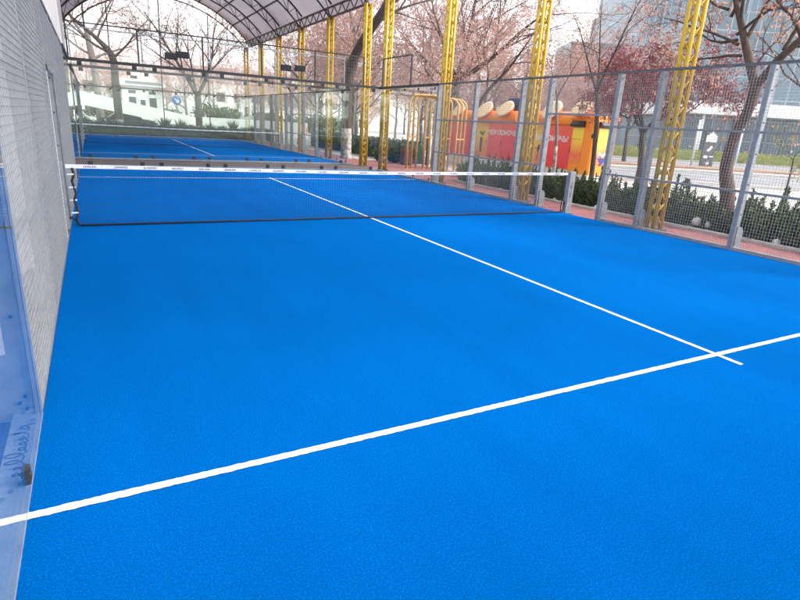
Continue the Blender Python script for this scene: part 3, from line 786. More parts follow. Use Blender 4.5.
# spreading tree behind the kiosk
make_tree('spreading_tree', 'large bare tree behind the kiosk with long limbs reaching right', (22.0, 33.2, -.06),
   tree_parts(65, [(0,0,-.1,.40),(0,0,2.5,.34),(0,-.14,5.1,.30)],
     [((0,-.14,5.0),(.05,-.15,1),6.5,.18),((0,-.12,4.9),(.1,-1.,.36),7.6,.19),((0,-.1,4.8),(.3,-.8,.9),5.5,.12),((0,-.1,4.9),(-.3,.5,1),6,.15),((0,0,4.4),(-.6,.6,.7),5.5,.12),((.05,-1.6,5.8),(.2,-.5,1),4.,.09)], dict(cfg, wig=.13, up=.05, kids=[6,5,4,0], rmin=.007, leaves=4, leafp=.45, leafsize=.12), wash=0),
   [M['bark'], M['twig_dark'], M['leaf_dry']])
make_tree('leaning_tree', 'slender dark tree leaning right from behind the kiosk roof', (20.5, 28.9, -.06),
   tree_parts(72, [(0,0,-.1,.15),(0,-.1,1.15,.135),(0,-.32,2.3,.125),(0,-.6,3.1,.115),(0,-1.4,3.95,.10),(0,-2.4,4.6,.085),(0,-3.3,5.25,.07),(0,-4.1,5.95,.05)],
     [((0,-4.1,5.95),(.1,-.7,.8),2.6,.04),((0,-2.4,4.6),(.3,-.3,1),2.6,.045),((0,-1.4,3.95),(-.3,.1,1),2.2,.04),((0,-3.3,5.25),(.2,-1,.1),2.2,.035)], dict(cfg, kids=[5,4,3,0], leafp=.4, leafsize=.11)),
   [M['bark'], M['twig_dark'], M['leaf_dry']])
# foreground tree by the right fence
fg = dict(wig=.24, up=.03, tipup=-.05, rmin=.0035, levels=3, kids=[5,4,4,0], leaves=6, leafp=.5, leafsize=.075, lift=.06)
make_tree('foreground_tree', 'brown tree with crooked trunk and orange dry leaves just outside the right fence', (11.95, 7.3, -.04),
   tree_parts(66, [(.03,.01,-.05,.165),(.05,.11,.75,.150),(.05,.28,1.34,.122),(.05,.26,1.95,.105),(.05,.13,2.36,.100),(.05,.07,2.81,.105),(.05,.10,2.98,.10)],
     [((.05,.10,2.96),(.0,.52,.85),2.9,.095),((.05,.06,2.92),(.05,-.55,.62),2.6,.085),((.05,.50,3.5),(-.1,.8,-.05),1.3,.035),((.05,.66,3.8),(.1,1.,.15),1.5,.035),((.05,.60,3.7),(-.3,.5,.3),1.6,.035),
      ((.05,-.28,3.54),(.3,-.2,1),1.9,.04),((.05,.9,4.25),(-.2,-.6,.8),1.8,.04),((.05,-.4,3.6),(.2,-.8,-.02),1.5,.03),((.05,.7,3.9),(-.1,-.7,.7),1.7,.035),((.05,1.0,4.4),(.2,.9,.5),1.8,.035),((.05,.2,3.2),(-.4,-.6,.7),1.4,.025)], fg),
   [M['bark_red'], M['twig_dark'], M['leaf_orange']])
# second tree out on the pavement, giving the leafy branches at the top right
p = depth(10.6, 14.5)
make_tree('roadside_tree', 'young tree with orange dry leaves on the pavement right of the crabapple', (p.x, p.y, -.06),
   tree_parts(67, [(0,0,-.1,.10),(.03,.02,1.6,.085),(0,.05,3.2,.07)], [((0,.03,2.6),(-.6,.8,.9),3.2,.045),((0,.04,3.0),(.6,-.8,.9),3.2,.045),((0,.05,3.2),(0,.1,1),3.,.05),((0,.03,2.8),(-.6,-.4,.8),2.8,.04)], dict(fg, leafsize=.09)),
   [M['bark'], M['twig_dark'], M['leaf_orange']])
# crabapple with dark red leaves
cr = dict(wig=.25, up=.02, tipup=-.04, rmin=.004, levels=3, kids=[7,6,5,0], leaves=9, leafp=.9, leafsize=.085, lift=.03)
make_tree('crabapple_tree', 'crabapple tree crowded with dark red leaves behind the right fence', (16.0, 12.9, -.06),
   tree_parts(68, [(0,-.07,-.1,.13),(0,-.07,.96,.105),(0,.10,2.05,.09)],
     [((0,.10,2.0),(0,.85,.50),2.0,.065),((0,.10,2.0),(.1,-.9,.45),2.4,.06),((0,.10,2.05),(.1,.3,.9),1.7,.05),((0,.10,2.05),(-.5,-.5,.7),1.9,.05),((0,.75,2.45),(.1,.9,.15),1.4,.035),((0,-.7,2.4),(-.1,-1.,.05),1.6,.035),((0,-.4,2.3),(0,-.7,.7),1.7,.04),((0,.5,2.3),(.5,.1,.8),1.5,.035)], cr),
   [M['bark'], M['twig_dark'], M['leaf_red']])
p = depth(14.2, 21.)
make_tree('yellow_sapling', 'small sapling with yellow green leaves on the pavement at the right edge', (p.x, p.y, -.06),
   tree_parts(71, [(0,0,-.1,.035),(.02,.0,.8,.03),(0,.02,1.5,.025)], [((0,.01,1.1),(.5,-.8,.6),1.0,.016),((0,.02,1.4),(-.4,.6,.8),.9,.016),((0,.02,1.5),(.3,-.5,.8),1.0,.016),((0,.01,.8),(-.5,-.5,.6),.8,.014)], dict(cr, kids=[4,4,3,0], leaves=4, leafp=.6)),
   [M['bark'], M['twig_dark'], M['leaf_lime']])
# two saplings
make_tree('sapling', 'thin sapling with limewashed lower stem in front of the kiosk text', (12.4, 12.95, -.04),
   tree_parts(69, [(0,0,-.05,.055),(.02,.06,1.0,.048),(.0,.14,1.9,.044),(.0,.30,2.7,.035),(.05,.26,3.0,.030)], [((0,.28,2.75),(.1,.5,1),1.5,.022),((.05,.26,3.),(.1,-.7,1.),1.6,.022)], dict(fg, kids=[4,4,3,0]), wash=1.2),
   [M['bark_grey'], M['twig_dark'], M['leaf_dry']])
make_tree('sapling', 'thin dark sapling in front of the yellow kiosk panels', (14.0, 12.95, -.05),
   tree_parts(70, [(0,0,-.05,.085),(.0,.05,1.0,.075),(.0,.16,2.2,.066),(.0,.34,3.1,.055)], [((0,.30,3.0),(.1,.55,1),2.6,.036),((0,.34,3.1),(.1,-.5,1.),2.9,.04),((0,.3,2.9),(.5,.6,.8),2.2,.03),((0,.34,3.1),(-.2,.1,1),2.6,.03)], dict(fg, leafp=.25, kids=[5,4,4,0])),
   [M['bark'], M['twig_dark'], M['leaf_dry']])

# spiky evergreen shrubs along the red path
def shrub_mb(seed, h, w_, nst=24, step=.026):
    b = MB(); rg = random.Random(seed)
    for s in range(nst):
        a = rg.uniform(0,6.28); rad = w_*math.sqrt(rg.random()); p = Vector((math.cos(a)*rad*.55, math.sin(a)*rad*.55, 0))
        hh = h*rg.uniform(.55,1.)*(1.1-.5*rad/w_); d = Vector((math.cos(a)*rad*.7, math.sin(a)*rad*.7, hh)).normalized(); q = hh/d.z; z = .05
        while z < q:
            c = p + d*z; f = z/q
            for _ in range(3):
                e = (d*rg.uniform(.4,1.2) + rv3(rg,1.)*.9).normalized(); L = rg.uniform(.08,.15)*(1.15-.6*f); sd_ = e.cross(rv3(rg)).normalized()*L*.17
                b.add([c-sd_, c+e*L*.5-sd_*1.2, c+e*L, c+e*L*.5+sd_*1.2, c+sd_], [(0,1,2,3,4)])
            z += step
    return b
SH = [shrub_mb(s, h, w2) for s, h, w2 in ((1,.98,.46),(2,.82,.50),(3,1.05,.40),(4,.90,.48))]
SHO = [None]*4
def put_shrub(i, x, y, s, lab, grp):
    if SHO[i] is None: o = SH[i].build('spiky_shrub', M['leaf_green']); SHO[i] = o
    else: o = SHO[i].copy(); COL.objects.link(o)
    o.location = (x, y, -.055); o.rotation_euler = (0,0,rng.uniform(0,6.28)); o.scale = (s,s,s*rng.uniform(.9,1.1)); tag(o, lab, 'shrub', grp)
y = 2.6; i = 0
while y < 16.8:
    put_shrub(i % 4, 11.95+rng.uniform(-.08,.10), y, rng.uniform(.88,1.1), 'dark green spiky shrub in the front row beside the red path', 'front row of spiky shrubs'); i += 1; y += rng.uniform(.40,.55)
y = 3.
while y < 17.2:
    put_shrub((i*3) % 4, 12.75+rng.uniform(-.15,.15), y, rng.uniform(.95,1.2), 'dark green spiky shrub in the back row near the pavement', 'back row of spiky shrubs'); i += 1; y += rng.uniform(.50,.70)
# white stones among the shrubs
for k_, (x, y, s) in enumerate(((11.62,7.72,.13),(11.60,6.05,.11),(11.62,8.9,.09),(11.66,10.5,.09),(11.62,5.2,.14),(11.7,7.5,.09),(11.64,12.0,.08))):
    b = MB(); rg = random.Random(k_); n = 8
    rings = [[(math.cos(2*math.pi*j/n)*s*math.sin(t)*rg.uniform(.75,1.2), math.sin(2*math.pi*j/n)*s*math.sin(t)*rg.uniform(.75,1.2), s*.9*(1-math.cos(t))*rg.uniform(.9,1.05)) for j in range(n)] for t in (.5,1.1,1.7,2.3,2.8)]
    vs = [q for r_ in rings for q in r_]; fs = [(a*n+j, a*n+(j+1) % n, (a+1)*n+(j+1) % n, (a+1)*n+j) for a in range(4) for j in range(n)] + [tuple(range(n-1,-1,-1)), tuple(4*n+j for j in range(n))]
    b.add(vs, fs, True); o = b.build('white_stone', M['stone']); o.location = (x, y, -.05+.10*(k_ in (0,2,5))); o.scale = (.7,.7,.8); tag(o, 'white stone lying at the foot of the front row of shrubs', 'stone', 'white stones among the shrubs')

# clipped hedges
def hedge(name, label, L, W, H, m, dens, loc, rz, size=.09, spikes=0, seed=5):
    rg = random.Random(seed); root = empty(name, loc, label, 'hedge', None, rz)
    b = MB(); b.box(-L/2+.05,-W/2+.05,0,L/2-.05,W/2-.05,H-.06); b.build('inner_twigs', M['leaf_hedge'] if m != 'leaf_lime' else M['leaf_lime'], root)
    b = MB()
    for _ in range(int(dens*(2*L*H + L*W))):
        f = rg.random(); tot = 2*H+W
        if f < H/tot: p = Vector((rg.uniform(-L/2,L/2), -W/2+rg.uniform(-.02,.08), rg.uniform(0,H)))
        elif f < 2*H/tot: p = Vector((rg.uniform(-L/2,L/2), W/2-rg.uniform(-.02,.08), rg.uniform(0,H)))
        else: p = Vector((rg.uniform(-L/2,L/2), rg.uniform(-W/2,W/2), H+rg.uniform(-.08,.05)))
        leaf(b, p, rg, size, .4)
    b.build('leaves', M[m], root)
hedge('clipped_hedge', 'dark clipped hedge behind the end glass of the second court', 15, .8, .85, 'leaf_hedge', 120, (5.4, 44.6, -.06), 0, .11)
hedge('clipped_hedge', 'dark clipped hedge along the right side of the second court', 15, .8, 1.0, 'leaf_hedge', 130, (14.6, 32.2, -.06), R(90), .11, seed=6)
p = depth(38, 58.5); hedge('lime_hedge', 'yellow green low hedge in front of the glass building across the street', 46, 1.2, 1.0, 'leaf_lime', 45, (p.x,p.y,-.06), RZ, .22, seed=7)
# yucca tufts on top of the hedge line behind court two
yb = MB(); rg = random.Random(9)
for k_ in range(70):
    a = rg.uniform(0,6.28); t_ = rg.uniform(.1,.8); d = Vector((math.cos(a)*t_, math.sin(a)*t_, 1)).normalized(); L = rg.uniform(.45,.85); s_ = d.cross(rv3(rg)).normalized()*.022
    q = Vector((math.cos(a),math.sin(a),0))*.05 + Vector((0,0,.45))
    yb.add([q-s_, q+d*L*.5-s_*1.3, q+d*L, q+d*L*.5+s_*1.3, q+s_], [(0,1,2,3,4)])
yb.tube([(0,0,0),(0,0,.5)], .05, 6)
Y0 = None
for k_, x in enumerate((-1.2,.1,.9,1.9,3.3,4.3,5.2,6.3,6.9,8.4,9.3,10.1,11.3)):
    if Y0 is None: o = Y0 = yb.build('yucca_plant', M['leaf_green'])
    else: o = Y0.copy(); COL.objects.link(o)
    o.location = (x, 45.7+rg.uniform(-.2,.3), -.06); o.rotation_euler = (0,0,rg.uniform(0,6)); sc = rg.uniform(.85,1.25); o.scale = (sc,sc,sc)
    tag(o, 'spiky yucca plant rising behind the dark hedge at the end of the second court', 'plant', 'yucca plants behind the far hedge')
def shrub_dark(x, y, s, lab):
    put_shrub(1, x, y, s, lab, None)
shrub_dark(13.0, 17.9, 1.15, 'dark green shrub at the end of the row, right of the golden hoops')
shrub_dark(13.6, 24.6, 1.35, 'bushy green shrub left of the golden hoops behind the yellow columns')
shrub_dark(13.3, 25.9, 1.3, 'bushy green shrub with brown top behind the two yellow columns')
BU = None
for k_ in range(22):
    x = -14 + k_*2.1 + rg.uniform(-.7,.7); y = 66 + rg.uniform(-3,12)
    if BU is None:
        b = MB(); r2 = random.Random(4)
        for _ in range(900):
            v_ = rv3(r2); v_ = v_.normalized()*r2.uniform(.55,1.) if v_.length > .05 else v_; leaf(b, Vector((v_.x*1.1, v_.y*1.1, 1.0+v_.z*.95)), r2, .26, .4)
        b.tube([(0,0,0),(0,0,.9)], .06, 6); o = BU = b.build('park_bush', M['leaf_green'])
    else: o = BU.copy(); COL.objects.link(o)
    sc = rg.uniform(.8,1.5); o.location = (x, y, -.06); o.scale = (sc*1.2, sc*1.2, sc); o.rotation_euler = (0,0,rg.uniform(0,6))
    tag(o, 'rounded green bush under the bare park trees far behind the second court', 'bush', 'bushes in the distant park')
for i, (x, y, L_, H_, nm) in enumerate(((-8,96,34,7.5,'wide pale low block of flats far behind the park trees on the left'),(34,104,30,9,'pale low block of flats far behind the park trees, nearer the street'))):
    root = empty('low_block', (x, y, -.06), nm, 'building')
    b = MB(); b.box(-L_/2,0,0,L_/2,9,H_); b.build('wall', M['wall_white'], root); b = MB(); b.bbox(-L_/2-.3,-.3,H_+.001,L_/2+.3,9.3,H_+.4,.02); b.build('roof', M['kerb'], root)
    for f_ in range(int(H_//3)):
        for k_ in range(int(L_//3)):
            b = MB(); b.bbox(-L_/2+.9+k_*3,-.06,.9+f_*3,-L_/2+2.3+k_*3,-.002,2.4+f_*3,.01); b.build('window', M['dark_glass'], root)
# columnar cypresses across the street
for r_, D, h_, lab in ((25.2,62,3.,'small dark cypress across the street, left of the sign'), (35.4,63,3.6,'small cypress in front of the glass building, between sign and trunk'), (44.5,60,4.2,'narrow cypress across the street at the right edge')):
    b = MB(); rg = random.Random(int(r_*10))
    for _ in range(700):
        z = rg.random()**1.2; a = rg.uniform(0,6.28); rad = .5*(1-z)**.7*rg.uniform(.6,1.); leaf(b, Vector((math.cos(a)*rad, math.sin(a)*rad, .2+z*h_)), rg, .2, 1.2)
    p = depth(r_, D); root = empty('cypress', (p.x,p.y,-.06), lab, 'tree')
    b.build('foliage', M['leaf_green'], root); b = MB(); b.tube([(0,0,0),(0,0,h_*.7)], [.07,.03], 6); b.build('trunk', M['bark'], root)

# ------------------------------------------------------------------ golden hoops, bin
def hoops(label, p0, n=3, wd=1.40, H=3.0):
    root = empty('hoop_frame', (p0[0], p0[1], -.02), label, 'hoop frame', 'golden hoop frames on the red path', RZ)
    for k_ in range(n):
        b = MB(); r_ = .34; x0, yy = k_*.20, k_*.34; pts = [(x0, yy, 0), (x0, yy, H-r_)]
        for j in range(1, 8): a = math.pi - math.pi/2*j/8; pts.append((x0+r_+r_*math.cos(a), yy, H-r_+r_*math.sin(a)))
        pts += [(x0+r_, yy, H), (x0+wd-r_, yy, H)]
        for j in range(1, 9): a = math.pi/2 - math.pi/2*j/8; pts.append((x0+wd-r_+r_*math.cos(a), yy, H-r_+r_*math.sin(a)))
        pts.append((x0+wd, yy, 0)); b.tube(pts, .045, 8)
        for x in (x0, x0+wd): b.disc((x, yy, .006), (0,0,1), .10, .012, 12)
        b.build('hoop', M['gold'], root)
    for x in (0, wd):
        b = MB(); b.bar((x, 0, 1.32), (x+.20*(n-1), .34*(n-1), 1.32), .03, .05); b.build('crossbar', M['gold'], root)
hoops('three nested golden steel hoops left of the yellow column', (12.15, 21.55, 0))
hoops('three nested golden steel hoops right of the first set, overlapping the red kiosk', (13.0, 21.6, 0), wd=1.35, H=2.95)
root = empty('litter_bin', (13.25, 23.6, -.02), 'maroon litter bin with dark lid between the golden hoops', 'bin')
b = MB(); b.bbox(-.24,-.2,.06,.24,.2,.80,.03); b.build('bin_body', M['bin'], root)
b = MB(); b.bbox(-.28,-.24,.801,.28,.24,.90,.04); b.build('lid', M['black'], root)
b = MB(); b.bbox(-.2,-.16,0,.2,.16,.059,.02); b.build('foot', M['black'], root)
root = empty('grey_post', (14.6, 23.9, -.05), 'dark grey slim post behind the yellow columns, left of the golden hoops', 'post')
b = MB(); b.tube([(0,0,0),(0,0,1.75)], .09, 10); b.build('lower_sleeve', M['black'], root)
b = MB(); b.tube([(0,0,1.751),(0,0,3.45)], .075, 10); b.build('pole', M['steel_dark'], root)
b = MB(); b.disc((0,0,3.50), (0,0,1), .10, .09, 10); b.build('cap', M['black'], root)

# ------------------------------------------------------------------ orange kiosk row
def half_orange(x, y, z, r, tilt, label, rz=0.):
    root = empty('half_orange', (x, y, z), label, 'roof ornament', 'half oranges on the kiosk roofs')
    root.rotation_euler = (R(8), R(tilt), rz)
    # cut face looks to -X (street front), peel bulges behind
    b = MB(); n = 28; rings = []
    for j in range(8):
        t = math.pi/2*j/7; rings.append([(r*.62*math.sin(t), r*math.cos(t)*math.cos(2*math.pi*k_/n), r*math.cos(t)*math.sin(2*math.pi*k_/n)) for k_ in range(n)])
    vs = [q for g_ in rings for q in g_]; b.add(vs, [(a*n+k_, a*n+(k_+1) % n, (a+1)*n+(k_+1) % n, (a+1)*n+k_) for a in range(7) for k_ in range(n)], True)
    b.build('peel', M['peel'], root)
    b = MB(); b.disc((-.012,0,0), (1,0,0), r, .023, 28); pth = b.build('pith', M['pith'], root)
    b = MB()
    for k_ in range(10):
        a0, a1 = 2*math.pi*(k_+.06)/10, 2*math.pi*(k_+.94)/10; P = [(0.07*r*math.cos((a0+a1)/2), .07*r*math.sin((a0+a1)/2))] + [(.88*r*math.cos(a0+(a1-a0)*q/4), .88*r*math.sin(a0+(a1-a0)*q/4)) for q in range(5)]
        m_ = len(P); b.add([(-.0305,p_[0],p_[1]) for p_ in P] + [(-.0245,p_[0],p_[1]) for p_ in P], [tuple(range(m_)), tuple(range(2*m_-1,m_-1,-1))] + [(i_,i_+m_,(i_+1) % m_+m_,(i_+1) % m_) for i_ in range(m_)])
    b.build('segment', M['pulp'], root)
KX = 18.0
def kiosk(y0, y1, label, panels, h=2.16, white_base=True):
    """panels: list of (ya, yb, material)"""
    root = empty('orange_kiosk', (KX, (y0+y1)/2, -.05), label, 'kiosk', 'orange kiosks in a row beside the street')
    c = (y0+y1)/2
    b = MB(); b.bbox(.045, y0-c, .40, 1.35, y1-c, h+.05, .04); b.build('body', M['orange'], root)
    b = MB(); b.bbox(.06, y0-c+.02, 0, 1.33, y1-c-.02, .399, .02); b.build('base', M['white'], root)
    b = MB(); P = [(-.04,h)] + [(.24-.46*math.cos(R(a_)), h+.20+.34*math.sin(R(a_))) for a_ in range(-30, 91, 15)] + [(1.1,h+.54),(1.36,h+.34),(1.4,h)]
    ya, yb_ = y0-c-.02, y1-c+.02; n = len(P); P = [(x_, z_ if z_ > h-.001 else h) for x_, z_ in P]
    b.add([(p_[0],ya,p_[1]+.051) for p_ in P]+[(p_[0],yb_,p_[1]+.051) for p_ in P], [tuple(range(n)), tuple(range(2*n-1,n-1,-1))]+[(i_,i_+n,(i_+1) % n+n,(i_+1) % n) for i_ in range(n)])
    b.build('fascia', M['orange'], root)
    for a, d, m in panels:
        b = MB(); b.bbox(.0, a-c+.012, .45, .044, d-c-.012, h+.03, .006); pn = b.build('door_panel', M[m], root)
        b = MB(); b.bar((-.02, a-c+.09, 1.1), (-.02, a-c+.09, 1.35), .02); b.build('door_handle', M['steel_dark'], pn)
    return root, c
MT = lambda x, y, z: Matrix.Translation((x, y, z)) @ Matrix.Rotation(R(-90), 4, 'Z') @ Matrix.Rotation(R(90), 4, 'X')
k0, c = kiosk(24.9, 27.4, 'red and orange kiosk at the left end of the row, behind the golden hoops', [(24.9,26.1,'red'),(26.1,27.4,'red')])
k1, c = kiosk(21.55, 24.75, 'orange kiosk with two red doors and white lettering, left of the yellow column', [(21.55,22.6,'red'),(22.6,23.75,'red'),(23.75,24.75,'sunset')])
text_mesh('ЧЕМ ПОМОЧЬ?', .31, 'lettering', M['white'], k1, MT(-.006, 22.62-c, 1.72), .003, .15)
b = MB(); b.bar((-.006,24.25-c,1.55),(-.006,24.05-c,1.75),.01,.10); b.bar((-.006,24.45-c,1.72),(-.006,24.2-c,1.60),.01,.12); b.bar((-.006,24.2-c,.75),(-.006,24.22-c,1.45),.01,.24); b.build('printed_figure', M['steel_dark'], k1)
k2, c = kiosk(17.95, 21.2, 'orange kiosk with one yellow door and one red door, right of the yellow column', [(17.95,19.5,'red'),(19.5,21.2,'sunset')])
text_mesh('ЧЕМ ПОМОЧЬ?', .31, 'lettering', M['white'], k2, MT(-.006, 19.35-c, 1.62), .003, .15)
b = MB(); b.bar((-.006,20.25-c,1.18),(-.006,19.85-c,1.18),.01,.035); b.bar((-.006,19.98-c,1.04),(-.006,19.92-c,1.32),.01,.10); b.bar((-.007,20.0-c,.62),(-.007,19.94-c,1.02),.01,.05); b.build('printed_figure', M['black'], k2)
# end unit with two yellow posters under black awnings, set on the row's right end
root = empty('poster_kiosk', (17.85, 16.75, -.05), 'orange kiosk end with two yellow posters under black visors, right end of the row', 'kiosk', 'orange kiosks in a row beside the street')
b = MB(); b.bbox(.0,0,.30,1.35,1.18,2.36,.06); b.build('body', M['orange'], root)
b = MB(); P = [(-.02,2.361),(-.04,2.50),(.25,2.72),(1.2,2.72),(1.38,2.50),(1.36,2.361)]; n = len(P)
b.add([(p_[0],-.02,p_[1]) for p_ in P]+[(p_[0],1.18,p_[1]) for p_ in P], [tuple(range(n)), tuple(range(2*n-1,n-1,-1))]+[(i_,i_+n,(i_+1) % n+n,(i_+1) % n) for i_ in range(n)]); b.build('fascia', M['orange'], root)
b = MB(); b.bbox(.06,.06,0,1.3,1.12,.299,.03); b.build('base', M['white'], root)
def face(o, u0, u1):
    # local frame of a face: u along the wall, outwards = -v
    b = MB(); b.box(u0,-.03,.75,u1,-.001,2.12); pn = b.build('poster', M['poster'], root); pn.matrix_local = o
    b = MB(); pts = [(u0+.03+(u1-u0-.06)*q/8, -.034, 1.66+.03*math.sin(q*1.9)) for q in range(9)]
    for q in range(8): b.bar(pts[q], pts[q+1], .02, .006)
    b.build('skyline_print', M['bark_grey'], pn)
    b = MB(); P = [(-.001,2.14),(-.20,2.16),(-.22,2.24),(-.10,2.36),(-.001,2.38)]; n = 5
    b.add([(u0-.03,p_[0],p_[1]) for p_ in P]+[(u1+.03,p_[0],p_[1]) for p_ in P], [tuple(range(n)), tuple(range(2*n-1,n-1,-1))]+[(i_,i_+n,(i_+1) % n+n,(i_+1) % n) for i_ in range(n)]); v_ = b.build('visor', M['black'], root); v_.matrix_local = o
E0 = Matrix.Translation((0,0,0)); W0 = Matrix.Translation((0,1.18,0)) @ Matrix.Rotation(R(-90), 4, 'Z')
face(W0, .10, .68); face(E0, .28, 1.22)
b = MB(); b.disc((.0,-.03,1.82), (0,1,0), .10, .06, 12); b.build('lamp', M['black'], root)
b = MB(); b.add([(x_,y_,z_) for y_ in (-.036,-.031) for x_, z_ in ((.42,.98),(.95,.98),(.62,.66))], [(0,1,2),(5,4,3),(0,3,4,1),(1,4,5,2),(2,5,3,0)]); b.build('emblem', M['navy'], root)
b = MB(); b.tube([(.36,-.036,1.0),(.46,-.036,1.16),(.62,-.036,1.04),(.80,-.036,1.15),(.92,-.036,1.08)], .055, 6); b.build('emblem_stroke', M['white'], root)
b = MB(); b.tube([(.95,-.036,.80),(1.15,-.036,.74)], .05, 6); b.build('emblem_stroke', M['white'], root)
hz = 2.74
for (y, z, r_, t, lab) in ((26.2,hz,.46,38,'half orange on the roof of the leftmost red kiosk'), (24.0,hz-.02,.50,38,'half orange at the left end of the lettered kiosk roof'), (22.35,hz+.04,.46,40,'half orange with its full pale face visible, right end of the lettered kiosk roof'),
        (20.6,hz,.50,38,'half orange behind the yellow column on the right kiosk roof'), (19.2,hz,.48,38,'half orange behind the thin sapling on the right kiosk roof'), (17.5,hz+.1,.45,42,'half orange above the yellow posters at the right end')):
    half_orange(KX-.20, y, z, r_, t, lab, R(3))
root = empty('roof_unit', (KX+.9, 22.6, 2.67), 'dark air conditioning unit behind a half orange on the kiosk roof', 'air conditioner')
b = MB(); b.bbox(-.35,-.55,0,.35,.55,.62,.04); b.build('casing', M['navy'], root)
b = MB(); b.disc((-.36,0,.31), (1,0,0), .24, .02, 16); b.build('fan_grille', M['black'], root)

# ------------------------------------------------------------------ far left: ramp, booth, cars, sign
root = empty('white_ramp', (-1, 54, 0), 'white ramp parapet sloping down to a low white wall behind the second court', 'ramp')
b = MB(); P = [(-14,5.3),(-14,4.2),(9.2,-.1),(9.2,1.28)]; yy = (0, .35)
b.add([(p_[0]+1, yy[0], p_[1]) for p_ in [(-14,4.25),(9.0,.30),(9.0,1.30),(-14,5.35)]]+[(p_[0]+1, yy[1], p_[1]) for p_ in [(-14,4.25),(9.0,.30),(9.0,1.30),(-14,5.35)]], [(0,1,2,3),(7,6,5,4),(0,4,5,1),(1,5,6,2),(2,6,7,3),(3,7,4,0)])
b.build('parapet', M['ramp'], root)
b = MB(); b.bbox(10.001,0,-.06,20,.35,1.42,.02); b.build('low_wall', M['ramp'], root)
b = MB(); b.add([(-13,.36,4.2),(10,.36,.3),(10,3.2,.3),(-13,3.2,4.2),(-13,.36,4.4),(10,.36,.5),(10,3.2,.5),(-13,3.2,4.4)], [(0,3,2,1),(4,5,6,7),(0,1,5,4),(1,2,6,5),(2,3,7,6),(3,0,4,7)]); b.build('deck', M['ramp'], root)
for x in (-6.,-2.2,-.6,2.4,2.9):
    b = MB(); b.bbox(x,.5,-.06,x+.16,.7,3.95-(x+13)*.1695-.8+.3,.01); b.build('pillar', M['steel'], root)
root = empty('guard_booth', (5.1, 62, -.06), 'white guard booth with door and two windows behind the ramp', 'booth')
b = MB(); b.bbox(-1.8,0,0,1.8,3.,3.95,.02); b.build('wall', M['white'], root)
b = MB(); b.bbox(-2.05,-.35,3.951,2.05,3.3,4.55,.03); rf = b.build('roof', M['white'], root)
b = MB(); b.bbox(-1.5,-.36,4.08,1.7,-.352,4.34,.002); b.build('fascia_panel', M['steel'], rf)
b = MB(); b.bbox(-.9,1.2,4.551,-.3,1.6,4.9,.03); b.build('vent', M['black'], rf)
for x0, x1, z0, z1, nm in ((-1.35,-.55,1.5,3.0,'window'),(.45,1.25,1.5,3.0,'window'),(-1.35,-.55,3.15,3.6,'window'),(.45,1.25,3.15,3.6,'window')):
    b = MB(); b.bbox(x0,-.04,z0,x1,-.001,z1,.005); f_ = b.build(nm, M['white'], root)
    b = MB(); b.bbox(x0+.08,-.046,z0+.08,x1-.08,-.0405,z1-.08,.002); b.build('pane', M['dark_glass'], f_)
b = MB(); b.bbox(-.40,-.05,.1,.30,-.001,3.0,.005); d_ = b.build('door', M['white'], root)
b = MB(); b.bbox(-.27,-.056,1.7,.17,-.0505,2.7,.002); b.build('pane', M['dark_glass'], d_)
root = empty('round_sign', (8.0, 61, -.06), 'round blue traffic sign with a white arrow on a pole', 'sign')
b = MB(); b.tube([(0,0,0),(0,0,2.7)], .035, 8); b.build('pole', M['steel'], root)
b = MB(); b.disc((0,-.05,2.85), (0,1,0), .42, .03, 24); b.build('sign_plate', M['blue_sign'], root)
b = MB(); b.bar((-.2,-.068,3.02),(.16,-.068,2.7),.09,.006,up=(0,1,0)); b.bar((.18,-.069,2.66),(-.06,-.069,2.68),.08,.006,up=(0,1,0)); b.bar((.18,-.070,2.66),(.16,-.070,2.9),.08,.006,up=(0,1,0)); b.build('arrow', M['white'], root)

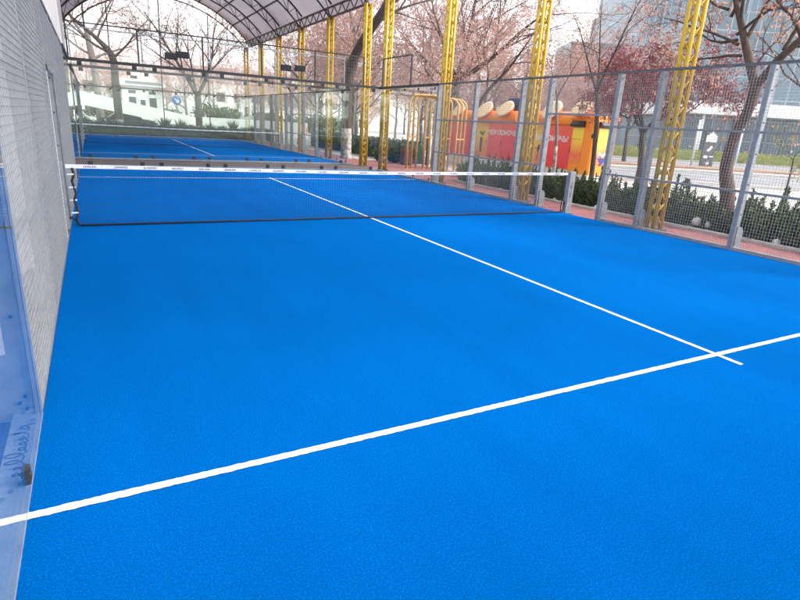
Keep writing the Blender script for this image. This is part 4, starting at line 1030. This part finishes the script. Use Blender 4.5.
def car(label, loc, rz, paint):
    root = empty('parked_car', (loc[0], loc[1], -.06), label, 'car', 'parked cars beyond the second court', rz)
    prof = [(-2.15,.35),(-2.2,.75),(-2.0,.95),(-1.55,1.0),(-.95,1.42),(.45,1.45),(1.15,1.0),(1.95,.88),(2.2,.62),(2.18,.35)]
    n = len(prof); b = MB()
    sec = [(-.86,.97),(-.80,1.),(.80,1.),(.86,.97)]
    vs = []
    for y_, k_ in ((-.84,1.),(.84,1.)):
        vs += [(x_, y_*(1. if z_ < 1.02 else .80), z_) for x_, z_ in prof]
    b.add(vs, [tuple(range(n)), tuple(range(2*n-1,n-1,-1))]+[(i_,i_+n,(i_+1) % n+n,(i_+1) % n) for i_ in range(n)], False); b.build('body', M[paint], root)
    b = MB()
    for s_ in (-1,1):
        P = [(-1.35,1.04),(-.88,1.36),(.40,1.38),(.98,1.04)]; m_ = 4
        o_ = [(x_, s_*(.845 if z_ < 1.1 else .695)+s_*.004, z_) for x_, z_ in P]; i2 = [(x_, y_-s_*.02, z_) for x_, y_, z_ in o_]
        b.add(o_+i2, [tuple(range(4)), (7,6,5,4)]+[(i_,i_+4,(i_+1) % 4+4,(i_+1) % 4) for i_ in range(4)])
    b.build('side_window', M['dark_glass'], root)
    b = MB(); b.add([(.52,-.60,1.415),(1.08,-.68,1.06),(1.08,.68,1.06),(.52,.60,1.415),(.54,-.60,1.435),(1.10,-.68,1.08),(1.10,.68,1.08),(.54,.60,1.435)], [(0,1,2,3),(7,6,5,4),(0,4,5,1),(1,5,6,2),(2,6,7,3),(3,7,4,0)]); b.build('windscreen', M['dark_glass'], root)
    for x_ in (-1.35,1.35):
        for s_ in (-1,1):
            b = MB(); b.disc((x_, s_*.78, .33), (0,1,0), .33, .22, 20); wl = b.build('wheel', M['tyre'], root)
            b = MB(); b.disc((x_, s_*.895, .33), (0,1,0), .2, .02, 14); b.build('rim', M['steel'], wl)
    for s_ in (-.6,.6):
        b = MB(); b.bbox(2.12,s_-.16,.62,2.215,s_+.16,.76,.02); b.build('headlight', M['white'], root)
car('white car parked under the upper part of the ramp', (-1.2, 59.5), R(20), 'car_white')
car('dark car parked under the lower part of the ramp', (3.3, 57.0), R(4), 'car_dark')
car('white car whose roof shows above the low wall beside the booth', (6.2, 58.6), R(184), 'car_white')

# ------------------------------------------------------------------ across the street on the right
def dmat(r_, D): q = depth(r_, D); return (q.x, q.y, -.06)
root = empty('glass_building', dmat(52, 66), 'low glass fronted building under a wide white canopy across the street', 'building', None, RZ)
b = MB(); b.box(-22,0,0,40,14,4.9); b.build('glass_front', M['podium'], root)
b = MB(); b.bbox(-23,-3.2,4.901,41,14.3,6.2,.05); b.build('canopy', M['white'], root)
b = MB(); b.box(-20,.6,6.201,40,13.5,15.5); b.build('upper_storeys', M['podium'], root)
for x in range(-20, 40, 6):
    b = MB(); b.tube([(x,-2.4,0),(x,-2.4,4.9)], .16, 10); b.build('canopy_column', M['white'], root)
root = empty('glass_tower', dmat(75, 112), 'tall blue glass tower with pale vertical mullions', 'building', None, RZ)
b = MB(); b.box(-33,0,0,30,30,95); b.build('curtain_wall', M['tower'], root)
b = MB()
for x in range(-33, 31, 3): b.box(x-.13,-.45,0,x+.13,-.001,95)
b.build('fin', M['steel'], root)
root = empty('grey_block', dmat(47, 135), 'grey stepped office block left of the glass tower', 'building', None, RZ)
b = MB(); b.box(-12,0,0,10,14,22); b.build('wing', M['block'], root); b = MB(); b.box(-4,1,22.001,14,14,29); b.build('top_storeys', M['block'], root)
root = empty('pylon_sign', dmat(23.6, 45), 'dark grey pylon sign with white emblem panels beside the street', 'sign', None, RZ)
b = MB(); b.bbox(-.5,-.1,0,.5,.1,2.95,.03); b.build('panel', M['steel_dark'], root)
b = MB()
P = [(-.42,1.95),(.42,1.95),(.42,2.45),(.25,2.45),(.25,2.6),(.08,2.6),(0,2.95),(-.08,2.6),(-.25,2.6),(-.25,2.45),(-.42,2.45)]; n = len(P)
b.add([(x_,-.112,z_) for x_, z_ in P]+[(x_,-.1005,z_) for x_, z_ in P], [tuple(range(n)), tuple(range(2*n-1,n-1,-1))]+[(i_,i_+n,(i_+1) % n+n,(i_+1) % n) for i_ in range(n)]); b.build('emblem', M['white'], root)
b = MB(); b.bar((-.14,-.106,1.25),(.16,-.106,1.62),.20,.010,up=(0,1,0)); b.build('white_mark', M['white'], root)
for q in ((-.36,.72,-.06,.92),(.08,.80,.38,.90),(-.1,.25,.16,.42)): b = MB(); b.bbox(q[0],-.112,q[1],q[2],-.1005,q[3],.004); b.build('white_mark', M['white'], root)
for r_, D, lab in ((23.2,46.5,'white slim post left of the pylon sign'), (30.5,53,'white and blue banner post right of the pylon sign')):
    root = empty('banner_post', dmat(r_, D), lab, 'post', None, RZ)
    b = MB(); b.tube([(0,0,0),(0,0,3.6)], .09, 8); b.build('pole', M['white'], root)
    if D > 50: b = MB(); b.bbox(-.55,-.03,.6,-.1,.03,3.1,.01); b.build('banner', M['blue_sign'], root)

# ------------------------------------------------------------------ person beyond the second court
def person(loc, rz, label):
    root = empty('person', loc, label, 'person', None, rz)
    V = [(0,0,.92),(0,.0,1.12),(0,.02,1.32),(0,.02,1.46),(0,0,1.54),(0,-.02,1.66),                 # 0-5 pelvis..head
         (.17,.02,1.42),(.23,.04,1.14),(.20,-.10,.92),(-.17,.02,1.42),(-.24,.02,1.14),(-.22,-.06,.90),  # arms 6-11
         (.09,0,.86),(.11,-.05,.48),(.12,.02,.08),(.12,-.12,.03),(-.09,0,.86),(-.11,.06,.48),(-.11,.16,.08),(-.11,.03,.03)]
    E = [(0,1),(1,2),(2,3),(3,4),(4,5),(3,6),(6,7),(7,8),(3,9),(9,10),(10,11),(0,12),(12,13),(13,14),(14,15),(0,16),(16,17),(17,18),(18,19)]
    RD = [.14,.15,.17,.12,.055,.105,.075,.058,.042,.075,.058,.042,.095,.07,.05,.045,.095,.07,.05,.045]
    me = bpy.data.meshes.new('body'); me.from_pydata(V, E, []); o = bpy.data.objects.new('body', me); COL.objects.link(o)
    sk = o.modifiers.new('skin', 'SKIN'); ss = o.modifiers.new('sub', 'SUBSURF'); ss.levels = 2; ss.render_levels = 2
    for i_, r_ in enumerate(RD):
        sv = me.skin_vertices[0].data[i_]; sv.radius = (r_, r_*.82); sv.use_root = (i_ == 0)
    bpy.context.view_layer.update()
    m2 = bpy.data.meshes.new_from_object(o.evaluated_get(bpy.context.evaluated_depsgraph_get())); bpy.data.objects.remove(o)
    m2.materials.clear()
    for nm in ('skin','jacket','trousers','shoe'): m2.materials.append(M[nm])
    for p_ in m2.polygons:
        c_ = p_.center; p_.use_smooth = True
        if c_.z > 1.50: k_ = 0
        elif abs(c_.x) > .16 and c_.z < .98: k_ = 0
        elif c_.z > .86: k_ = 1
        elif c_.z > .09: k_ = 2
        else: k_ = 3
        p_.material_index = k_
    m2.name = 'body'; bo = bpy.data.objects.new('body', m2); COL.objects.link(bo); bo.parent = root
    b = MB(); n = 12; rings = []
    for t in (.02,.5,1.0,1.5,1.9):
        rings.append([(.118*math.sin(t)*math.cos(2*math.pi*k_/n), .025+.125*math.sin(t)*math.sin(2*math.pi*k_/n), 1.675+.125*math.cos(t)) for k_ in range(n)])
    b.add([q for g_ in rings for q in g_], [(a*n+k_, (a+1)*n+k_, (a+1)*n+(k_+1) % n, a*n+(k_+1) % n) for a in range(4) for k_ in range(n)], True); b.build('hair', M['hair'], root)
person((10.95, 31.6, -.02), R(200), 'person in a peach jacket and pale trousers standing beyond the far right glass')

# ------------------------------------------------------------------ the air over the street and park
m, nt, out = new_mat('haze_air')
v = N(nt, 'ShaderNodeVolumePrincipled', inp={'Density': .0006, 'Anisotropy': .2}); v.inputs['Color'].default_value = (.97, .97, 1, 1)
nt.links.new(v.outputs[0], out.inputs['Volume'])
b = MB(); b.box(-560, -560, -1.1, 560, 560, 99); o = b.build('haze', m); o['kind'] = 'stuff'
